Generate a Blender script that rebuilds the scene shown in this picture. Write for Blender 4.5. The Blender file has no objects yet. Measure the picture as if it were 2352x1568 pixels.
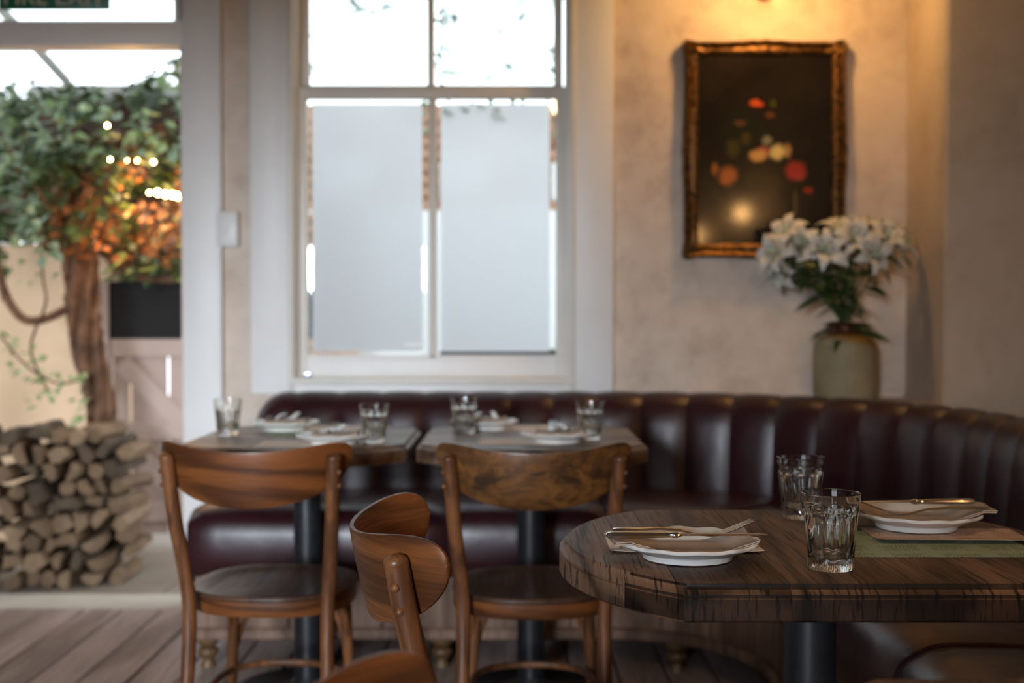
import bpy, bmesh, math, random
from math import sin, cos, pi, radians, sqrt
from mathutils import Vector, Matrix, noise
random.seed(11)
D = bpy.data
SC = bpy.context.scene
COL = SC.collection
# ------------------------------------------------------------------ camera
cam_d = D.cameras.new('camera')
cam = D.objects.new('camera', cam_d); COL.objects.link(cam)
F = 2800.0                       # focal length in pixels of the 2352 px frame
cam_d.sensor_width = 36.0
cam_d.lens = 36.0 * F / 2352.0
cam.location = (0, 0, 1.10)
cam.rotation_euler = (radians(90) - math.atan(61.0 / F), 0, 0)
cam_d.clip_start = 0.05; cam_d.clip_end = 200
cam_d.dof.use_dof = True
cam_d.dof.focus_distance = 1.72
cam_d.dof.aperture_fstop = 3.1
SC.camera = cam
SC.view_settings.view_transform = 'Standard'
SC.view_settings.look = 'None'
SC.view_settings.gamma = 1.0
SC.view_settings.use_curve_mapping = False
SC.view_settings.exposure = 0.0
# ------------------------------------------------------------------ sky (bright overcast)
W = D.worlds.new('sky'); SC.world = W; W.use_nodes = True
nt = W.node_tree
bgn = nt.nodes['Background']
tc = nt.nodes.new('ShaderNodeTexCoord'); sp = nt.nodes.new('ShaderNodeSeparateXYZ')
rmp = nt.nodes.new('ShaderNodeValToRGB')
nt.links.new(tc.outputs['Generated'], sp.inputs[0]); nt.links.new(sp.outputs[2], rmp.inputs[0])
rmp.color_ramp.elements[0].position = 0.0; rmp.color_ramp.elements[0].color = (0.86, 0.92, 0.97, 1)
rmp.color_ramp.elements[1].position = 0.6; rmp.color_ramp.elements[1].color = (0.80, 0.90, 1.0, 1)
nt.links.new(rmp.outputs[0], bgn.inputs[0]); bgn.inputs[1].default_value = 3.8
# ------------------------------------------------------------------ lights
def area(name, loc, target, sx, sy, power, color, spread=180):
    l = D.lights.new(name, 'AREA'); l.shape = 'RECTANGLE'; l.size = sx; l.size_y = sy
    l.energy = power; l.color = color; l.spread = radians(spread)
    o = D.objects.new(name, l); COL.objects.link(o); o.location = loc
    o.rotation_euler = (Vector(target) - Vector(loc)).to_track_quat('-Z', 'Y').to_euler()
    return o
def point(name, loc, power, color, r):
    l = D.lights.new(name, 'POINT'); l.energy = power; l.color = color; l.shadow_soft_size = r
    o = D.objects.new(name, l); COL.objects.link(o); o.location = loc
    return o
# daylight entering by the shop window in the wall behind the photographer
area('shop_window_daylight', (-1.72, -5.6, 1.83), (-0.9, 4.5, 1.0), 1.85, 0.85, 365, (0.80, 0.89, 1.0), 120)
# the warm wall lamp over the painting; two glowing globes on the right wall give their own light
WARM = (1.0, 0.60, 0.21)
point('painting_lamp_light', (0.93, 4.17, 2.36), 17, WARM, 0.045)

point('pendant_fill_light', (0.35, 0.55, 2.58), 22, (1.0, 0.68, 0.38), 0.08)  # added warm fill for the room, from an unseen pendant

# ================================================================== helpers
def setp(o, label=None, cat=None, group=None, kind=None):
    if label: o['label'] = label
    if cat: o['category'] = cat
    if group: o['group'] = group
    if kind: o['kind'] = kind
    return o
def empty(name, loc, rz=0, **k):
    o = D.objects.new(name, None); COL.objects.link(o); o.location = loc; o.rotation_euler = (0, 0, rz)
    o.empty_display_size = 0.05
    return setp(o, **k)
def link_bm(name, bm, mat, parent=None, smooth=True, loc=None, **k):
    bmesh.ops.recalc_face_normals(bm, faces=bm.faces)
    me = D.meshes.new(name); bm.to_mesh(me); bm.free()
    return link_me(name, me, mat, parent, smooth, loc, **k)
def link_me(name, me, mat, parent=None, smooth=True, loc=None, **k):
    if mat and not me.materials: me.materials.append(mat)
    if smooth:
        me.shade_smooth()
        try: me.set_sharp_from_angle(angle=radians(38))
        except Exception: pass
    o = D.objects.new(name, me); COL.objects.link(o)
    if parent: o.parent = parent
    if loc is not None: o.location = loc
    return setp(o, **k)
def B(): return bmesh.new()
def box(bm, x0, x1, y0, y1, z0, z1, bev=0.0, seg=2):
    r = bmesh.ops.create_cube(bm, size=1.0)
    vs = r['verts']
    for v in vs:
        v.co = Vector(((x0 + x1) / 2 + v.co.x * (x1 - x0), (y0 + y1) / 2 + v.co.y * (y1 - y0), (z0 + z1) / 2 + v.co.z * (z1 - z0)))
    if bev > 0:
        es = list({e for v in vs for e in v.link_edges})
        bmesh.ops.bevel(bm, geom=es, offset=bev, segments=seg, profile=0.5, affect='EDGES')
    return bm
def rings(bm, rs, closed_ring=True, cap=True, loop=False):
    """loft a list of rings (each a list of points)"""
    R = [[bm.verts.new(p) for p in r] for r in rs]
    n = len(R[0])
    m = len(R)
    for i in range(m if loop else m - 1):
        a, b = R[i], R[(i + 1) % m]
        for j in range(n if closed_ring else n - 1):
            k = (j + 1) % n
            try: bm.faces.new((a[j], a[k], b[k], b[j]))
            except ValueError: pass
    if cap and not loop and closed_ring:
        bm.faces.new(R[0][::-1]); bm.faces.new(R[-1])
    return R
def tube(bm, pts, rad, n=12, closed=False, flat=1.0):
    pts = [Vector(p) for p in pts]; m = len(pts)
    rad = rad if isinstance(rad, (list, tuple)) else [rad] * m
    rs = []; ref = None
    for i, p in enumerate(pts):
        if closed: t = pts[(i + 1) % m] - pts[i - 1]
        else: t = pts[min(i + 1, m - 1)] - pts[max(i - 1, 0)]
        t.normalize()
        if ref is None:
            ref = Vector((0, 0, 1)) if abs(t.z) < 0.9 else Vector((1, 0, 0))
        u = (ref - t * ref.dot(t)).normalized(); v = t.cross(u); ref = u
        rs.append([p + (u * cos(a) * flat + v * sin(a)) * rad[i] for a in [2 * pi * k / n for k in range(n)]])
    rings(bm, rs, loop=closed)
    return bm
def lathe(bm, prof, n=32, wob=None, cx=0, cy=0, cap=True):
    rs = []
    for i, (r, z) in enumerate(prof):
        ring = []
        for k in range(n):
            a = 2 * pi * k / n
            rr, zz = (r, z) if wob is None else wob(i, r, z, a)
            ring.append((cx + rr * cos(a), cy + rr * sin(a), zz))
        rs.append(ring)
    rings(bm, rs, cap=cap)
    return bm
def sphere(bm, c, r, sub=2):
    bmesh.ops.create_icosphere(bm, subdivisions=sub, radius=r, matrix=Matrix.Translation(c))
    return bm
def catmull(pts, k=6):
    pts = [Vector(p) for p in pts]; out = []
    for i in range(len(pts) - 1):
        p0 = pts[max(i - 1, 0)]; p1 = pts[i]; p2 = pts[i + 1]; p3 = pts[min(i + 2, len(pts) - 1)]
        for j in range(k):
            t = j / k
            out.append(0.5 * ((2 * p1) + (p2 - p0) * t + (2 * p0 - 5 * p1 + 4 * p2 - p3) * t * t + (3 * p1 - p0 - 3 * p2 + p3) * t ** 3))
    out.append(pts[-1]); return out
def copy_tree(o, parent=None, recurse=True):
    c = o.copy(); COL.objects.link(c)
    if parent: c.parent = parent
    for ch in o.children: copy_tree(ch, c)
    return c

# ------------------------------------------------------------------ materials
class Mat:
    def __init__(s, name, color=(.8, .8, .8), rough=.5, metal=0, **k):
        s.m = D.materials.new(name); s.m.use_nodes = True; s.t = s.m.node_tree
        s.b = s.t.nodes['Principled BSDF']
        s.b.inputs['Base Color'].default_value = (*color, 1)
        s.b.inputs['Roughness'].default_value = rough; s.b.inputs['Metallic'].default_value = metal
        for a, v in k.items(): s.b.inputs[a.replace('_', ' ')].default_value = v
    def n(s, typ, **k):
        x = s.t.nodes.new('ShaderNode' + typ)
        for a, v in k.items():
            if a.startswith('i_'):
                key = a[2:].replace('_', ' '); x.inputs[int(key) if key.isdigit() else key].default_value = v
            else: setattr(x, a, v)
        return x
    def l(s, a, b): s.t.links.new(a, b)
    def coord(s, scale=(1, 1, 1), rnd=False, rot=(0, 0, 0)):
        t = s.n('TexCoord'); mp = s.n('Mapping'); mp.inputs['Scale'].default_value = scale; mp.inputs['Rotation'].default_value = rot
        if rnd:
            oi = s.n('ObjectInfo'); va = s.n('VectorMath', operation='MULTIPLY_ADD')
            cb = s.n('CombineXYZ')
            for i in range(3): s.l(oi.outputs['Random'], cb.inputs[i])
            s.l(cb.outputs[0], va.inputs[0]); va.inputs[1].default_value = (7, 13, 5); s.l(t.outputs['Object'], va.inputs[2])
            s.l(va.outputs[0], mp.inputs[0])
        else: s.l(t.outputs['Object'], mp.inputs[0])
        return mp.outputs[0]
    def noise(s, vec, scale, detail=4, rough=.55, dist=0):
        x = s.n('TexNoise'); x.inputs['Scale'].default_value = scale; x.inputs['Detail'].default_value = detail
        x.inputs['Roughness'].default_value = rough; x.inputs['Distortion'].default_value = dist
        s.l(vec, x.inputs['Vector']); return x.outputs['Fac']
    def ramp(s, fac, stops):
        x = s.n('ValToRGB'); e = x.color_ramp.elements
        while len(e) < len(stops): e.new(0.5)
        for i, (p, c) in enumerate(stops):
            e[i].position = p; e[i].color = (*c, 1) if len(c) == 3 else c
        s.l(fac, x.inputs[0]); return x.outputs[0]
    def mix(s, fac, a, b, mode='MIX'):
        x = s.n('Mix', data_type='RGBA', blend_type=mode)
        for v, i in ((fac, 0), (a, 6), (b, 7)):
            if hasattr(v, 'is_output'): s.l(v, x.inputs[i])
            else: x.inputs[i].default_value = v if isinstance(v, (int, float)) else (*v, 1)
        return x.outputs[2]
    def bump(s, h, strength=.2, dist=.002):
        x = s.n('Bump'); x.inputs['Strength'].default_value = strength; x.inputs['Distance'].default_value = dist
        s.l(h, x.inputs['Height']); s.l(x.outputs[0], s.b.inputs['Normal'])
    def col(s, c): s.l(c, s.b.inputs['Base Color'])
    def rgh(s, c): s.l(c, s.b.inputs['Roughness'])

def g(v): return (v, v, v)
def noisy(name, c1, c2, scale=8, rough=.6, bump=0, bscale=60, rnd=False, **k):
    m = Mat(name, c1, rough, **k); v = m.coord(rnd=rnd)
    m.col(m.ramp(m.noise(v, scale), [(.35, c1), (.65, c2)]))
    if bump: m.bump(m.noise(v, bscale), bump)
    return m.m
def wood(name, dark, light, axis='x', ring=9, grain=60, rough=.4, coat=.3, rnd=True, pore=None, bump=.15, patchy=0, rings_n=22, spec=.35):
    """grain runs along the given local axis"""
    m = Mat(name, light, rough)
    m.b.inputs['Specular IOR Level'].default_value = spec
    m.b.inputs['Coat Weight'].default_value = coat; m.b.inputs['Coat Roughness'].default_value = .22
    s = {'x': (.14, .14, 1.3), 'y': (1, .12, 1), 'z': (1, 1, .12)}[axis]
    v = m.coord(scale=s, rnd=rnd)
    big = m.noise(v, ring, 3, .5, .6)
    w = m.n('Math', operation='SINE'); mu = m.n('Math', operation='MULTIPLY'); m.l(big, mu.inputs[0]); mu.inputs[1].default_value = rings_n
    m.l(mu.outputs[0], w.inputs[0])
    ma = m.n('MapRange'); m.l(w.outputs[0], ma.inputs[0]); ma.inputs[1].default_value = -1; ma.inputs[2].default_value = 1
    c = m.ramp(ma.outputs[0], [(.0, dark), (.55, light), (1.0, tuple(x * 1.15 for x in light))])
    s2 = {'x': (.04, .04, 1), 'y': (1, .03, .12), 'z': (1, 1, .03)}[axis]
    v2 = m.coord(scale=s2, rnd=rnd)
    fine = m.noise(v2, grain * 6, 3, .7)
    c = m.mix(.28 if pore else .55, c, m.ramp(fine, [(.35, g(.35)), (.6, g(1.0))]), 'MULTIPLY')
    if patchy:
        pn = m.noise(m.coord(scale=(1, 1, 2)), 9, 6, .7, 1.5)
        c = m.mix(m.ramp(pn, [(.42, g(0)), (.56, g(patchy))]), c, (.21, .088, .020))
        c = m.mix(m.ramp(m.noise(m.coord(scale=(1, 1, 1.6)), 6, 6, .7, 1), [(.5, g(0)), (.62, g(.75))]), c, (.035, .016, .008))
    if pore:
        pr = m.ramp(m.noise(v2, pore, 2, .6), [(.37, g(.05)), (.44, g(1))])
        wv = m.ramp(ma.outputs[0], [(.02, g(.45)), (.15, g(1))])
        c = m.mix(.8, c, pr, 'MULTIPLY'); c = m.mix(.7, c, wv, 'MULTIPLY')
    m.col(c)
    m.rgh(m.ramp(fine, [(.3, g(rough + .15)), (.7, g(rough - .06))]))
    m.bump(fine, bump, .001)
    return m.m

M = {}
M['chair'] = wood('chair_wood', (.075, .024, .007), (.185, .060, .015), 'x', 5, 40, .40, .18, rings_n=30)
M['chair_v'] = wood('chair_wood_upright', (.10, .036, .013), (.18, .068, .024), 'z', 14, 40, .38, .2)
M['chair_dark'] = wood('chair_seat_wood', (.05, .022, .012), (.085, .04, .022), 'y', 6, 40, .36, .4)
M['chair_worn'] = wood('worn_chair_wood', (.05, .022, .010), (.12, .05, .018), 'x', 7, 40, .36, .35, patchy=.8)
M['table'] = wood('table_oak', (.105, .058, .034), (.180, .100, .058), 'y', 3.2, 30, .50, .0, spec=.3, pore=230, bump=.35, rings_n=34)
M['table_end_shade'] = wood('shaded_oak_end_grain', (.014, .007, .004), (.040, .019, .010), 'y', 3.2, 30, .5, .0, spec=.25, pore=230, bump=.3)  # end grain, with the shade of the unlit edges darkened into its colour
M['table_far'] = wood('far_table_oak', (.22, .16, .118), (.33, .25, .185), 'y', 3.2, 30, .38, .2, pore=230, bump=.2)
M['floor'] = wood('floor_board', (.31, .23, .195), (.43, .33, .285), 'y', 3, 20, .45, .1, bump=.2)
M['plinth'] = wood('plinth_board', (.12, .065, .04), (.20, .12, .08), 'z', 5, 20, .55, .05)
M['turned'] = noisy('turned_foot_wood', (.10, .055, .022), (.17, .10, .04), 20, .4)
M['leather'] = None
def leather():
    m = Mat('oxblood_leather', (.05, .01, .012), .33)
    v = m.coord(); a = m.noise(v, 4, 4)
    m.col(m.ramp(a, [(.3, (.022, .0045, .007)), (.7, (.034, .0075, .010))]))
    m.rgh(m.ramp(m.noise(v, 9, 5), [(.3, g(.27)), (.7, g(.42))]))
    m.b.inputs['Specular IOR Level'].default_value = .45; m.b.inputs['Coat Weight'].default_value = .16; m.b.inputs['Coat Roughness'].default_value = .25
    vo = m.n('TexVoronoi'); vo.inputs['Scale'].default_value = 420; m.l(v, vo.inputs['Vector'])
    a2 = m.n('Math', operation='MULTIPLY_ADD'); m.l(m.noise(v, 14, 3), a2.inputs[0]); a2.inputs[1].default_value = 6
    m.l(vo.outputs['Distance'], a2.inputs[2])
    m.bump(a2.outputs[0], .25, .0012); return m.m
M['leather'] = leather()
def plaster(name, a, b, c):
    m = Mat(name, a, .85); v = m.coord()
    n1 = m.noise(v, 3.2, 8, .62, .6); n2 = m.noise(v, 11, 8, .7, .3)
    k = m.mix(.45, n1, n2)
    m.col(m.ramp(k, [(.36, c), (.47, a), (.60, b)]))
    m.bump(n2, .25, .004); return m.m
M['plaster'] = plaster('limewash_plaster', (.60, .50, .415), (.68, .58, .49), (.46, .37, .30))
M['plaster_r'] = plaster('right_wall_plaster', (.46, .37, .29), (.50, .41, .325), (.40, .32, .25))  # same plaster in a darker copy: the right wall's shade is in its colour
M['white'] = noisy('white_gloss_paint', (.75, .73, .705), (.78, .765, .74), 6, .45, .05, 30)
M['cream'] = noisy('cream_sash_paint', (.66, .63, .57), (.70, .67, .61), 8, .45)
M['ceiling'] = noisy('ceiling_paint', (.20, .17, .14), (.24, .20, .17), 3, .9)
M['dark_wall'] = noisy('dark_panelled_wall', (.035, .03, .026), (.05, .042, .035), 3, .7)
M['metal'] = Mat('polished_cutlery_steel', (.62, .60, .58), .14, 1).m
M['black'] = noisy('black_powder_coat', (.012, .013, .016), (.018, .019, .022), 40, .38)
M['china'] = Mat('white_glazed_china', (.74, .73, .70), .12, Coat_Weight=.4).m
M['plastic'] = Mat('white_switch_plastic', (.72, .72, .70), .4).m
M['brass'] = noisy('aged_brass', (.25, .15, .05), (.4, .26, .1), 30, .35, metal=1) if False else Mat('aged_brass', (.33, .2, .07), .35, 1).m
M['chromeish'] = Mat('dull_chrome', (.5, .55, .65), .3, 1).m
def glass(name, rough=0, col=(1, 1, 1), ior=1.47):
    m = D.materials.new(name); m.use_nodes = True; t = m.node_tree; t.nodes.clear()
    o = t.nodes.new('ShaderNodeOutputMaterial'); gl = t.nodes.new('ShaderNodeBsdfGlass')
    gl.inputs['Color'].default_value = (*col, 1); gl.inputs['Roughness'].default_value = rough; gl.inputs['IOR'].default_value = ior
    t.links.new(gl.outputs[0], o.inputs[0]); return m
M['tumbler'] = glass('clear_tumbler_glass', 0.0, (.985, .99, .98))
def pane():
    m = D.materials.new('window_glass'); m.use_nodes = True; t = m.node_tree; t.nodes.clear()
    o = t.nodes.new('ShaderNodeOutputMaterial'); tr = t.nodes.new('ShaderNodeBsdfTransparent'); gl = t.nodes.new('ShaderNodeBsdfGlossy')
    gl.inputs['Roughness'].default_value = .02; mx = t.nodes.new('ShaderNodeMixShader'); fr = t.nodes.new('ShaderNodeFresnel'); fr.inputs[0].default_value = 1.45
    tr.inputs[0].default_value = (.96, .98, .97, 1)
    t.links.new(fr.outputs[0], mx.inputs[0]); t.links.new(tr.outputs[0], mx.inputs[1]); t.links.new(gl.outputs[0], mx.inputs[2]); t.links.new(mx.outputs[0], o.inputs[0])
    return m
M['pane'] = pane()
def film(name, alb, clear):
    m = D.materials.new(name); m.use_nodes = True; t = m.node_tree; t.nodes.clear()
    o = t.nodes.new('ShaderNodeOutputMaterial'); tl = t.nodes.new('ShaderNodeBsdfTranslucent'); tl.inputs[0].default_value = (*alb, 1)
    rf = t.nodes.new('ShaderNodeBsdfRefraction'); rf.inputs['IOR'].default_value = 1.12; rf.inputs['Roughness'].default_value = .42; rf.inputs[0].default_value = (*alb, 1)
    mx = t.nodes.new('ShaderNodeMixShader'); mx.inputs[0].default_value = clear
    t.links.new(tl.outputs[0], mx.inputs[1]); t.links.new(rf.outputs[0], mx.inputs[2]); t.links.new(mx.outputs[0], o.inputs[0])
    return m
M['film'] = film('frosted_film', (.95, .97, 1.0), .06)
M['film_up'] = film('frosted_film_upper', (.80, .84, .86), .55)
def paper(name, c, text=(0, 0, 0), lines=None):
    m = Mat(name, c, .7)
    if lines:
        v = m.coord()
        sx = m.n('SeparateXYZ'); m.l(v, sx.inputs[0])
        def band(out, freq, thr):
            a = m.n('Math', operation='MULTIPLY'); m.l(out, a.inputs[0]); a.inputs[1].default_value = freq
            b = m.n('Math', operation='FRACT'); m.l(a.outputs[0], b.inputs[0])
            c_ = m.n('Math', operation='LESS_THAN'); m.l(b.outputs[0], c_.inputs[0]); c_.inputs[1].default_value = thr
            return c_.outputs[0]
        row = band(sx.outputs[0], lines, .45)
        blk = band(sx.outputs[0], 13, .72)
        ncol = m.n('Mapping'); ncol.inputs['Scale'].default_value = (1, 1, 1); m.l(v, ncol.inputs[0])
        let = m.ramp(m.noise(ncol.outputs[0], 900, 1), [(.42, g(0)), (.48, g(1))])
        wrd = m.ramp(m.noise(ncol.outputs[0], 90, 1), [(.42, g(0)), (.47, g(1))])
        colb = band(sx.outputs[1], 17, .68)
        x = m.mix(1, row, blk, 'MULTIPLY'); x = m.mix(.35, x, let, 'MULTIPLY'); x = m.mix(.8, x, wrd, 'MULTIPLY'); x = m.mix(1, x, colb, 'MULTIPLY')
        x = m.mix(1, x, g(.75), 'MULTIPLY')
        m.col(m.mix(x, c, text))
    return m.m
M['card'] = paper('blush_card_stock', (.86, .74, .63), (.12, .09, .07))
M['card_text'] = paper('printed_blush_card', (.62, .45, .34), (.10, .06, .05), 200)
M['green'] = paper('printed_sage_paper', (.30, .38, .25), (.03, .04, .02), 200)
M['napkin'] = noisy('taupe_napkin_cloth', (.42, .325, .25), (.46, .365, .285), 30, .9, .3, 700)
def leafmat(name, a, b, c, rough=.45):
    m = Mat(name, a, rough); oi = m.n('ObjectInfo'); v = m.coord()
    n = m.noise(m.n('NewGeometry').outputs['Position'], 3.5, 3)
    r = m.mix(.5, n, oi.outputs['Random'])
    m.col(m.ramp(r, [(.25, a), (.5, b), (.8, c)]))
    m.b.inputs['Transmission Weight'].default_value = 0
    m.b.inputs['Subsurface Weight'].default_value = 0
    return m.m
M['ivy'] = leafmat('ivy_leaf', (.035, .065, .018), (.10, .16, .05), (.20, .28, .11))
M['ivy_bright'] = leafmat('bright_ivy_leaf', (.10, .17, .05), (.22, .32, .12), (.38, .48, .24))  # lighter copy of the ivy leaf, highlights of the outer leaves put into its colour
M['ivy_light'] = leafmat('pale_climber_leaf', (.12, .19, .10), (.21, .29, .18), (.32, .41, .27))
M['ivy_russet'] = leafmat('russet_climber_leaf', (.16, .06, .02), (.28, .12, .035), (.08, .06, .02))  # orange-brown leaf tone mixed in among the green foliage
M['bark'] = noisy('vine_bark', (.07, .035, .018), (.18, .095, .05), 14, .9, .6, 40)
M['log'] = noisy('split_log_wood', (.105, .064, .034), (.20, .125, .068), 7, .85, .5, 50, rnd=True)
M['log_dark'] = noisy('split_log_bark', (.05, .034, .02), (.11, .075, .045), 9, .9, .6, 40, rnd=True)
M['log_pale'] = noisy('pale_split_log', (.15, .095, .052), (.26, .17, .10), 8, .85, .4, 50, rnd=True)
M['render'] = noisy('garden_render', (.60, .42, .27), (.66, .47, .31), 2, .9, .2, 20)
M['gate'] = noisy('blush_painted_timber', (.42, .32, .27), (.47, .36, .31), 4, .7, .1, 60)
M['chalk'] = noisy('black_board_panel', (.006, .005, .005), (.010, .009, .009), 5, .9)
M['brick'] = noisy('garden_brick', (.30, .15, .09), (.40, .24, .15), 12, .85, .4, 60, rnd=True)
M['paving'] = noisy('sandy_paving', (.20, .155, .115), (.25, .20, .15), 3, .85, .2, 40)
M['stone'] = noisy('threshold_stone', (.42, .38, .31), (.50, .45, .37), 6, .7, .2, 60)
M['pergola'] = noisy('pergola_paint', (.55, .56, .55), (.62, .63, .62), 4, .6)
M['darkwood'] = noisy('weathered_fence_board', (.075, .05, .035), (.14, .09, .06), 6, .85, .4, 40)
M['sign'] = Mat('green_sign_enamel', (.008, .16, .085), .35).m
M['signtext'] = Mat('sign_white_letter', (.75, .72, .62), .5).m
def emit(name, c, s):
    m = D.materials.new(name); m.use_nodes = True; t = m.node_tree; t.nodes.clear()
    o = t.nodes.new('ShaderNodeOutputMaterial'); e = t.nodes.new('ShaderNodeEmission'); e.inputs[0].default_value = (*c, 1); e.inputs[1].default_value = s
    t.links.new(e.outputs[0], o.inputs[0]); return m
M['bulb'] = emit('lit_festoon_bulb', (1, .62, .25), 60)
M['globe'] = emit('lit_lamp_globe', (1, .52, .18), 130)
M['petal'] = noisy('lily_petal', (.62, .60, .53), (.68, .66, .61), 12, .45, .1, 60)
M['lily_green'] = noisy('lily_leaf', (.018, .05, .012), (.035, .085, .02), 10, .4)
M['pistil'] = Mat('lily_pistil', (.35, .50, .12), .5).m
M['anther'] = Mat('lily_anther', (.16, .07, .02), .8).m
def jar():
    m = Mat('stoneware_glaze', (.42, .36, .22), .6)
    v = m.coord(); s = m.n('SeparateXYZ'); m.l(v, s.inputs[0])
    n = m.noise(v, 9, 5)
    ad = m.n('Math', operation='MULTIPLY_ADD'); m.l(n, ad.inputs[0]); ad.inputs[1].default_value = .05; m.l(s.outputs[2], ad.inputs[2])
    dn = m.n('Math', operation='MULTIPLY_ADD'); m.l(s.outputs[0], dn.inputs[0]); dn.inputs[1].default_value = .35; m.l(ad.outputs[0], dn.inputs[2])
    base = m.ramp(n, [(.3, (.22, .175, .09)), (.7, (.33, .27, .16))])
    m.col(m.mix(m.ramp(dn.outputs[0], [(.225, g(0)), (.245, g(1))]), base, (.33, .14, .02)))
    return m.m
M['jar'] = jar()
M['jar_neck'] = Mat('dark_brown_glaze', (.06, .02, .01), .2).m
def gilt():
    m = Mat('tarnished_gilt', (.2, .1, .03), .42, .75); v = m.coord()
    n = m.noise(v, 45, 5); m.col(m.ramp(n, [(.35, (.04, .018, .006)), (.62, (.20, .095, .025))])); m.bump(n, .5, .004); return m.m
M['gilt'] = gilt()
def canvas():
    m = Mat('varnished_canvas', (.01, .008, .007), .22)
    v = m.coord()
    c = m.ramp(m.noise(v, 5, 4), [(.3, (.006, .005, .005)), (.7, (.018, .014, .010))])
    # (x, z, rx, rz, colour) in metres from the canvas centre
    S = 1 / 627.0
    cx, cy = 1755, 344
    bl = [(1733, 237, 13, 9, (.62, .10, .02)), (1745, 240, 9, 7, (.45, .06, .015)), (1774, 238, 9, 10, (.06, .06, .01)), (1767, 264, 12, 9, (.12, .045, .015)),
          (1697, 283, 16, 8, (.10, .05, .02)), (1682, 341, 18, 22, (.05, .045, .012)), (1712, 318, 13, 15, (.06, .045, .012)), (1760, 323, 12, 13, (.22, .22, .14)),
          (1740, 358, 22, 15, (.62, .34, .10)), (1752, 347, 16, 12, (.35, .10, .06)), (1784, 349, 19, 19, (.72, .58, .22)), (1806, 346, 11, 18, (.35, .20, .08)),
          (1827, 393, 25, 24, (.36, .035, .025)), (1833, 404, 12, 10, (.42, .10, .06)), (1671, 404, 23, 23, (.42, .12, .03)), (1678, 400, 10, 11, (.02, .02, .015)),
          (1665, 412, 10, 9, (.5, .08, .02)), (1640, 389, 8, 16, (.30, .10, .02)), (1855, 437, 13, 8, (.28, .03, .015)), (1735, 410, 30, 26, (.03, .03, .012)),
          (1770, 425, 30, 34, (.035, .026, .012)), (1826, 470, 7, 40, (.07, .055, .02)), (1700, 300, 60, 50, (.012, .014, .009)), (1755, 470, 55, 45, (.03, .022, .015))]
    s = m.n('SeparateXYZ'); m.l(v, s.inputs[0]); nn = m.noise(v, 38, 3)
    for (px, py, rx, rz, cc) in bl[::-1]:
        d = m.n('VectorMath', operation='SUBTRACT'); m.l(v, d.inputs[0]); d.inputs[1].default_value = ((px - cx) * S, 0, -(py - cy) * S)
        q = m.n('VectorMath', operation='MULTIPLY'); m.l(d.outputs[0], q.inputs[0]); q.inputs[1].default_value = (1 / (rx * S), 0, 1 / (rz * S))
        ln = m.n('VectorMath', operation='LENGTH'); m.l(q.outputs[0], ln.inputs[0])
        a = m.n('Math', operation='MULTIPLY_ADD'); m.l(nn, a.inputs[0]); a.inputs[1].default_value = .7; m.l(ln.outputs['Value'], a.inputs[2])
        hv = m.n('Math', operation='MULTIPLY'); m.l(a.outputs[0], hv.inputs[0]); hv.inputs[1].default_value = .66; a = hv
        c = m.mix(m.ramp(a.outputs[0], [(.0, g(1)), (.62, g(.9)), (1.0, g(0))]), c, cc)
    m.col(c); m.b.inputs['Coat Weight'].default_value = .5; m.b.inputs['Coat Roughness'].default_value = .085; m.b.inputs['Specular IOR Level'].default_value = .15
    return m.m
M['canvas'] = canvas()
M['lane'] = noisy('white_rendered_wall', (.72, .74, .76), (.78, .8, .82), 2, .8)

# ================================================================== the room shell
WY = 4.52                        # face of the window wall
CEIL = 2.95
def struct(name, bm, mat, parent=None, smooth=False):
    o = link_bm(name, bm, mat, parent, smooth)
    if parent is None: o['kind'] = 'structure'
    return o
def wbox(bm, *a, **k): return box(bm, *a, **k)
# window wall with a doorway and a window opening
DX0, DX1, DTOP = -2.30, -1.225, 2.62     # doorway with transom
WX0, WX1, WZ0, WZ1 = -0.83, 0.235, 0.84, 2.75
bm = B()
T = .18
box(bm, -2.75, DX0, WY, WY + T, 0, CEIL)
box(bm, DX0, DX1, WY, WY + T, DTOP, CEIL)
box(bm, DX1, WX0, WY, WY + T, 0, CEIL)
box(bm, WX0, WX1, WY, WY + T, 0, WZ0)
box(bm, WX0, WX1, WY, WY + T, WZ1, CEIL)
box(bm, WX1, 1.66, WY, WY + T, 0, CEIL)
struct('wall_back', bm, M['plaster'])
# right wall: a short alcove return, a corner turned away, then the long wall
bm = B()
pts = [(1.46, WY), (1.46, 4.13), (1.47, 4.115), (1.80, 3.97), (1.80, -2.1)]
outer = [(2.0, -2.1), (2.0, 4.7), (1.46, 4.7)]
poly = pts + outer
v0 = [bm.verts.new((x, y, 0)) for x, y in poly]; v1 = [bm.verts.new((x, y, CEIL)) for x, y in poly]
bm.faces.new(v0[::-1]); bm.faces.new(v1)
for i in range(len(poly)):
    j = (i + 1) % len(poly); bm.faces.new((v0[i], v0[j], v1[j], v1[i]))
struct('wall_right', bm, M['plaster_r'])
bm = B(); box(bm, -2.93, -2.75, -2.1, WY + T, 0, CEIL); struct('wall_left', bm, M['dark_wall'])
bm = B()                        # wall behind the photographer, with the shop window
RX0, RX1, RZ0, RZ1 = -2.65, -.78, .55, 1.75
box(bm, -2.93, RX0, -2.15, -2.0, 0, CEIL); box(bm, RX1, 2.0, -2.15, -2.0, 0, CEIL)
box(bm, RX0, RX1, -2.15, -2.0, 0, RZ0); box(bm, RX0, RX1, -2.15, -2.0, RZ1, CEIL)
struct('wall_front', bm, M['dark_wall'])
bm = B()
for (a, b) in ((RX0, RX0 + .03), (RX1 - .03, RX1)): box(bm, a, b, -2.08, -2.02, RZ0, RZ1)
for (a, b) in ((RZ0, RZ0 + .03), (RZ1 - .03, RZ1)): box(bm, RX0, RX1, -2.08, -2.02, a, b)
struct('window_2', bm, M['white'])
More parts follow.
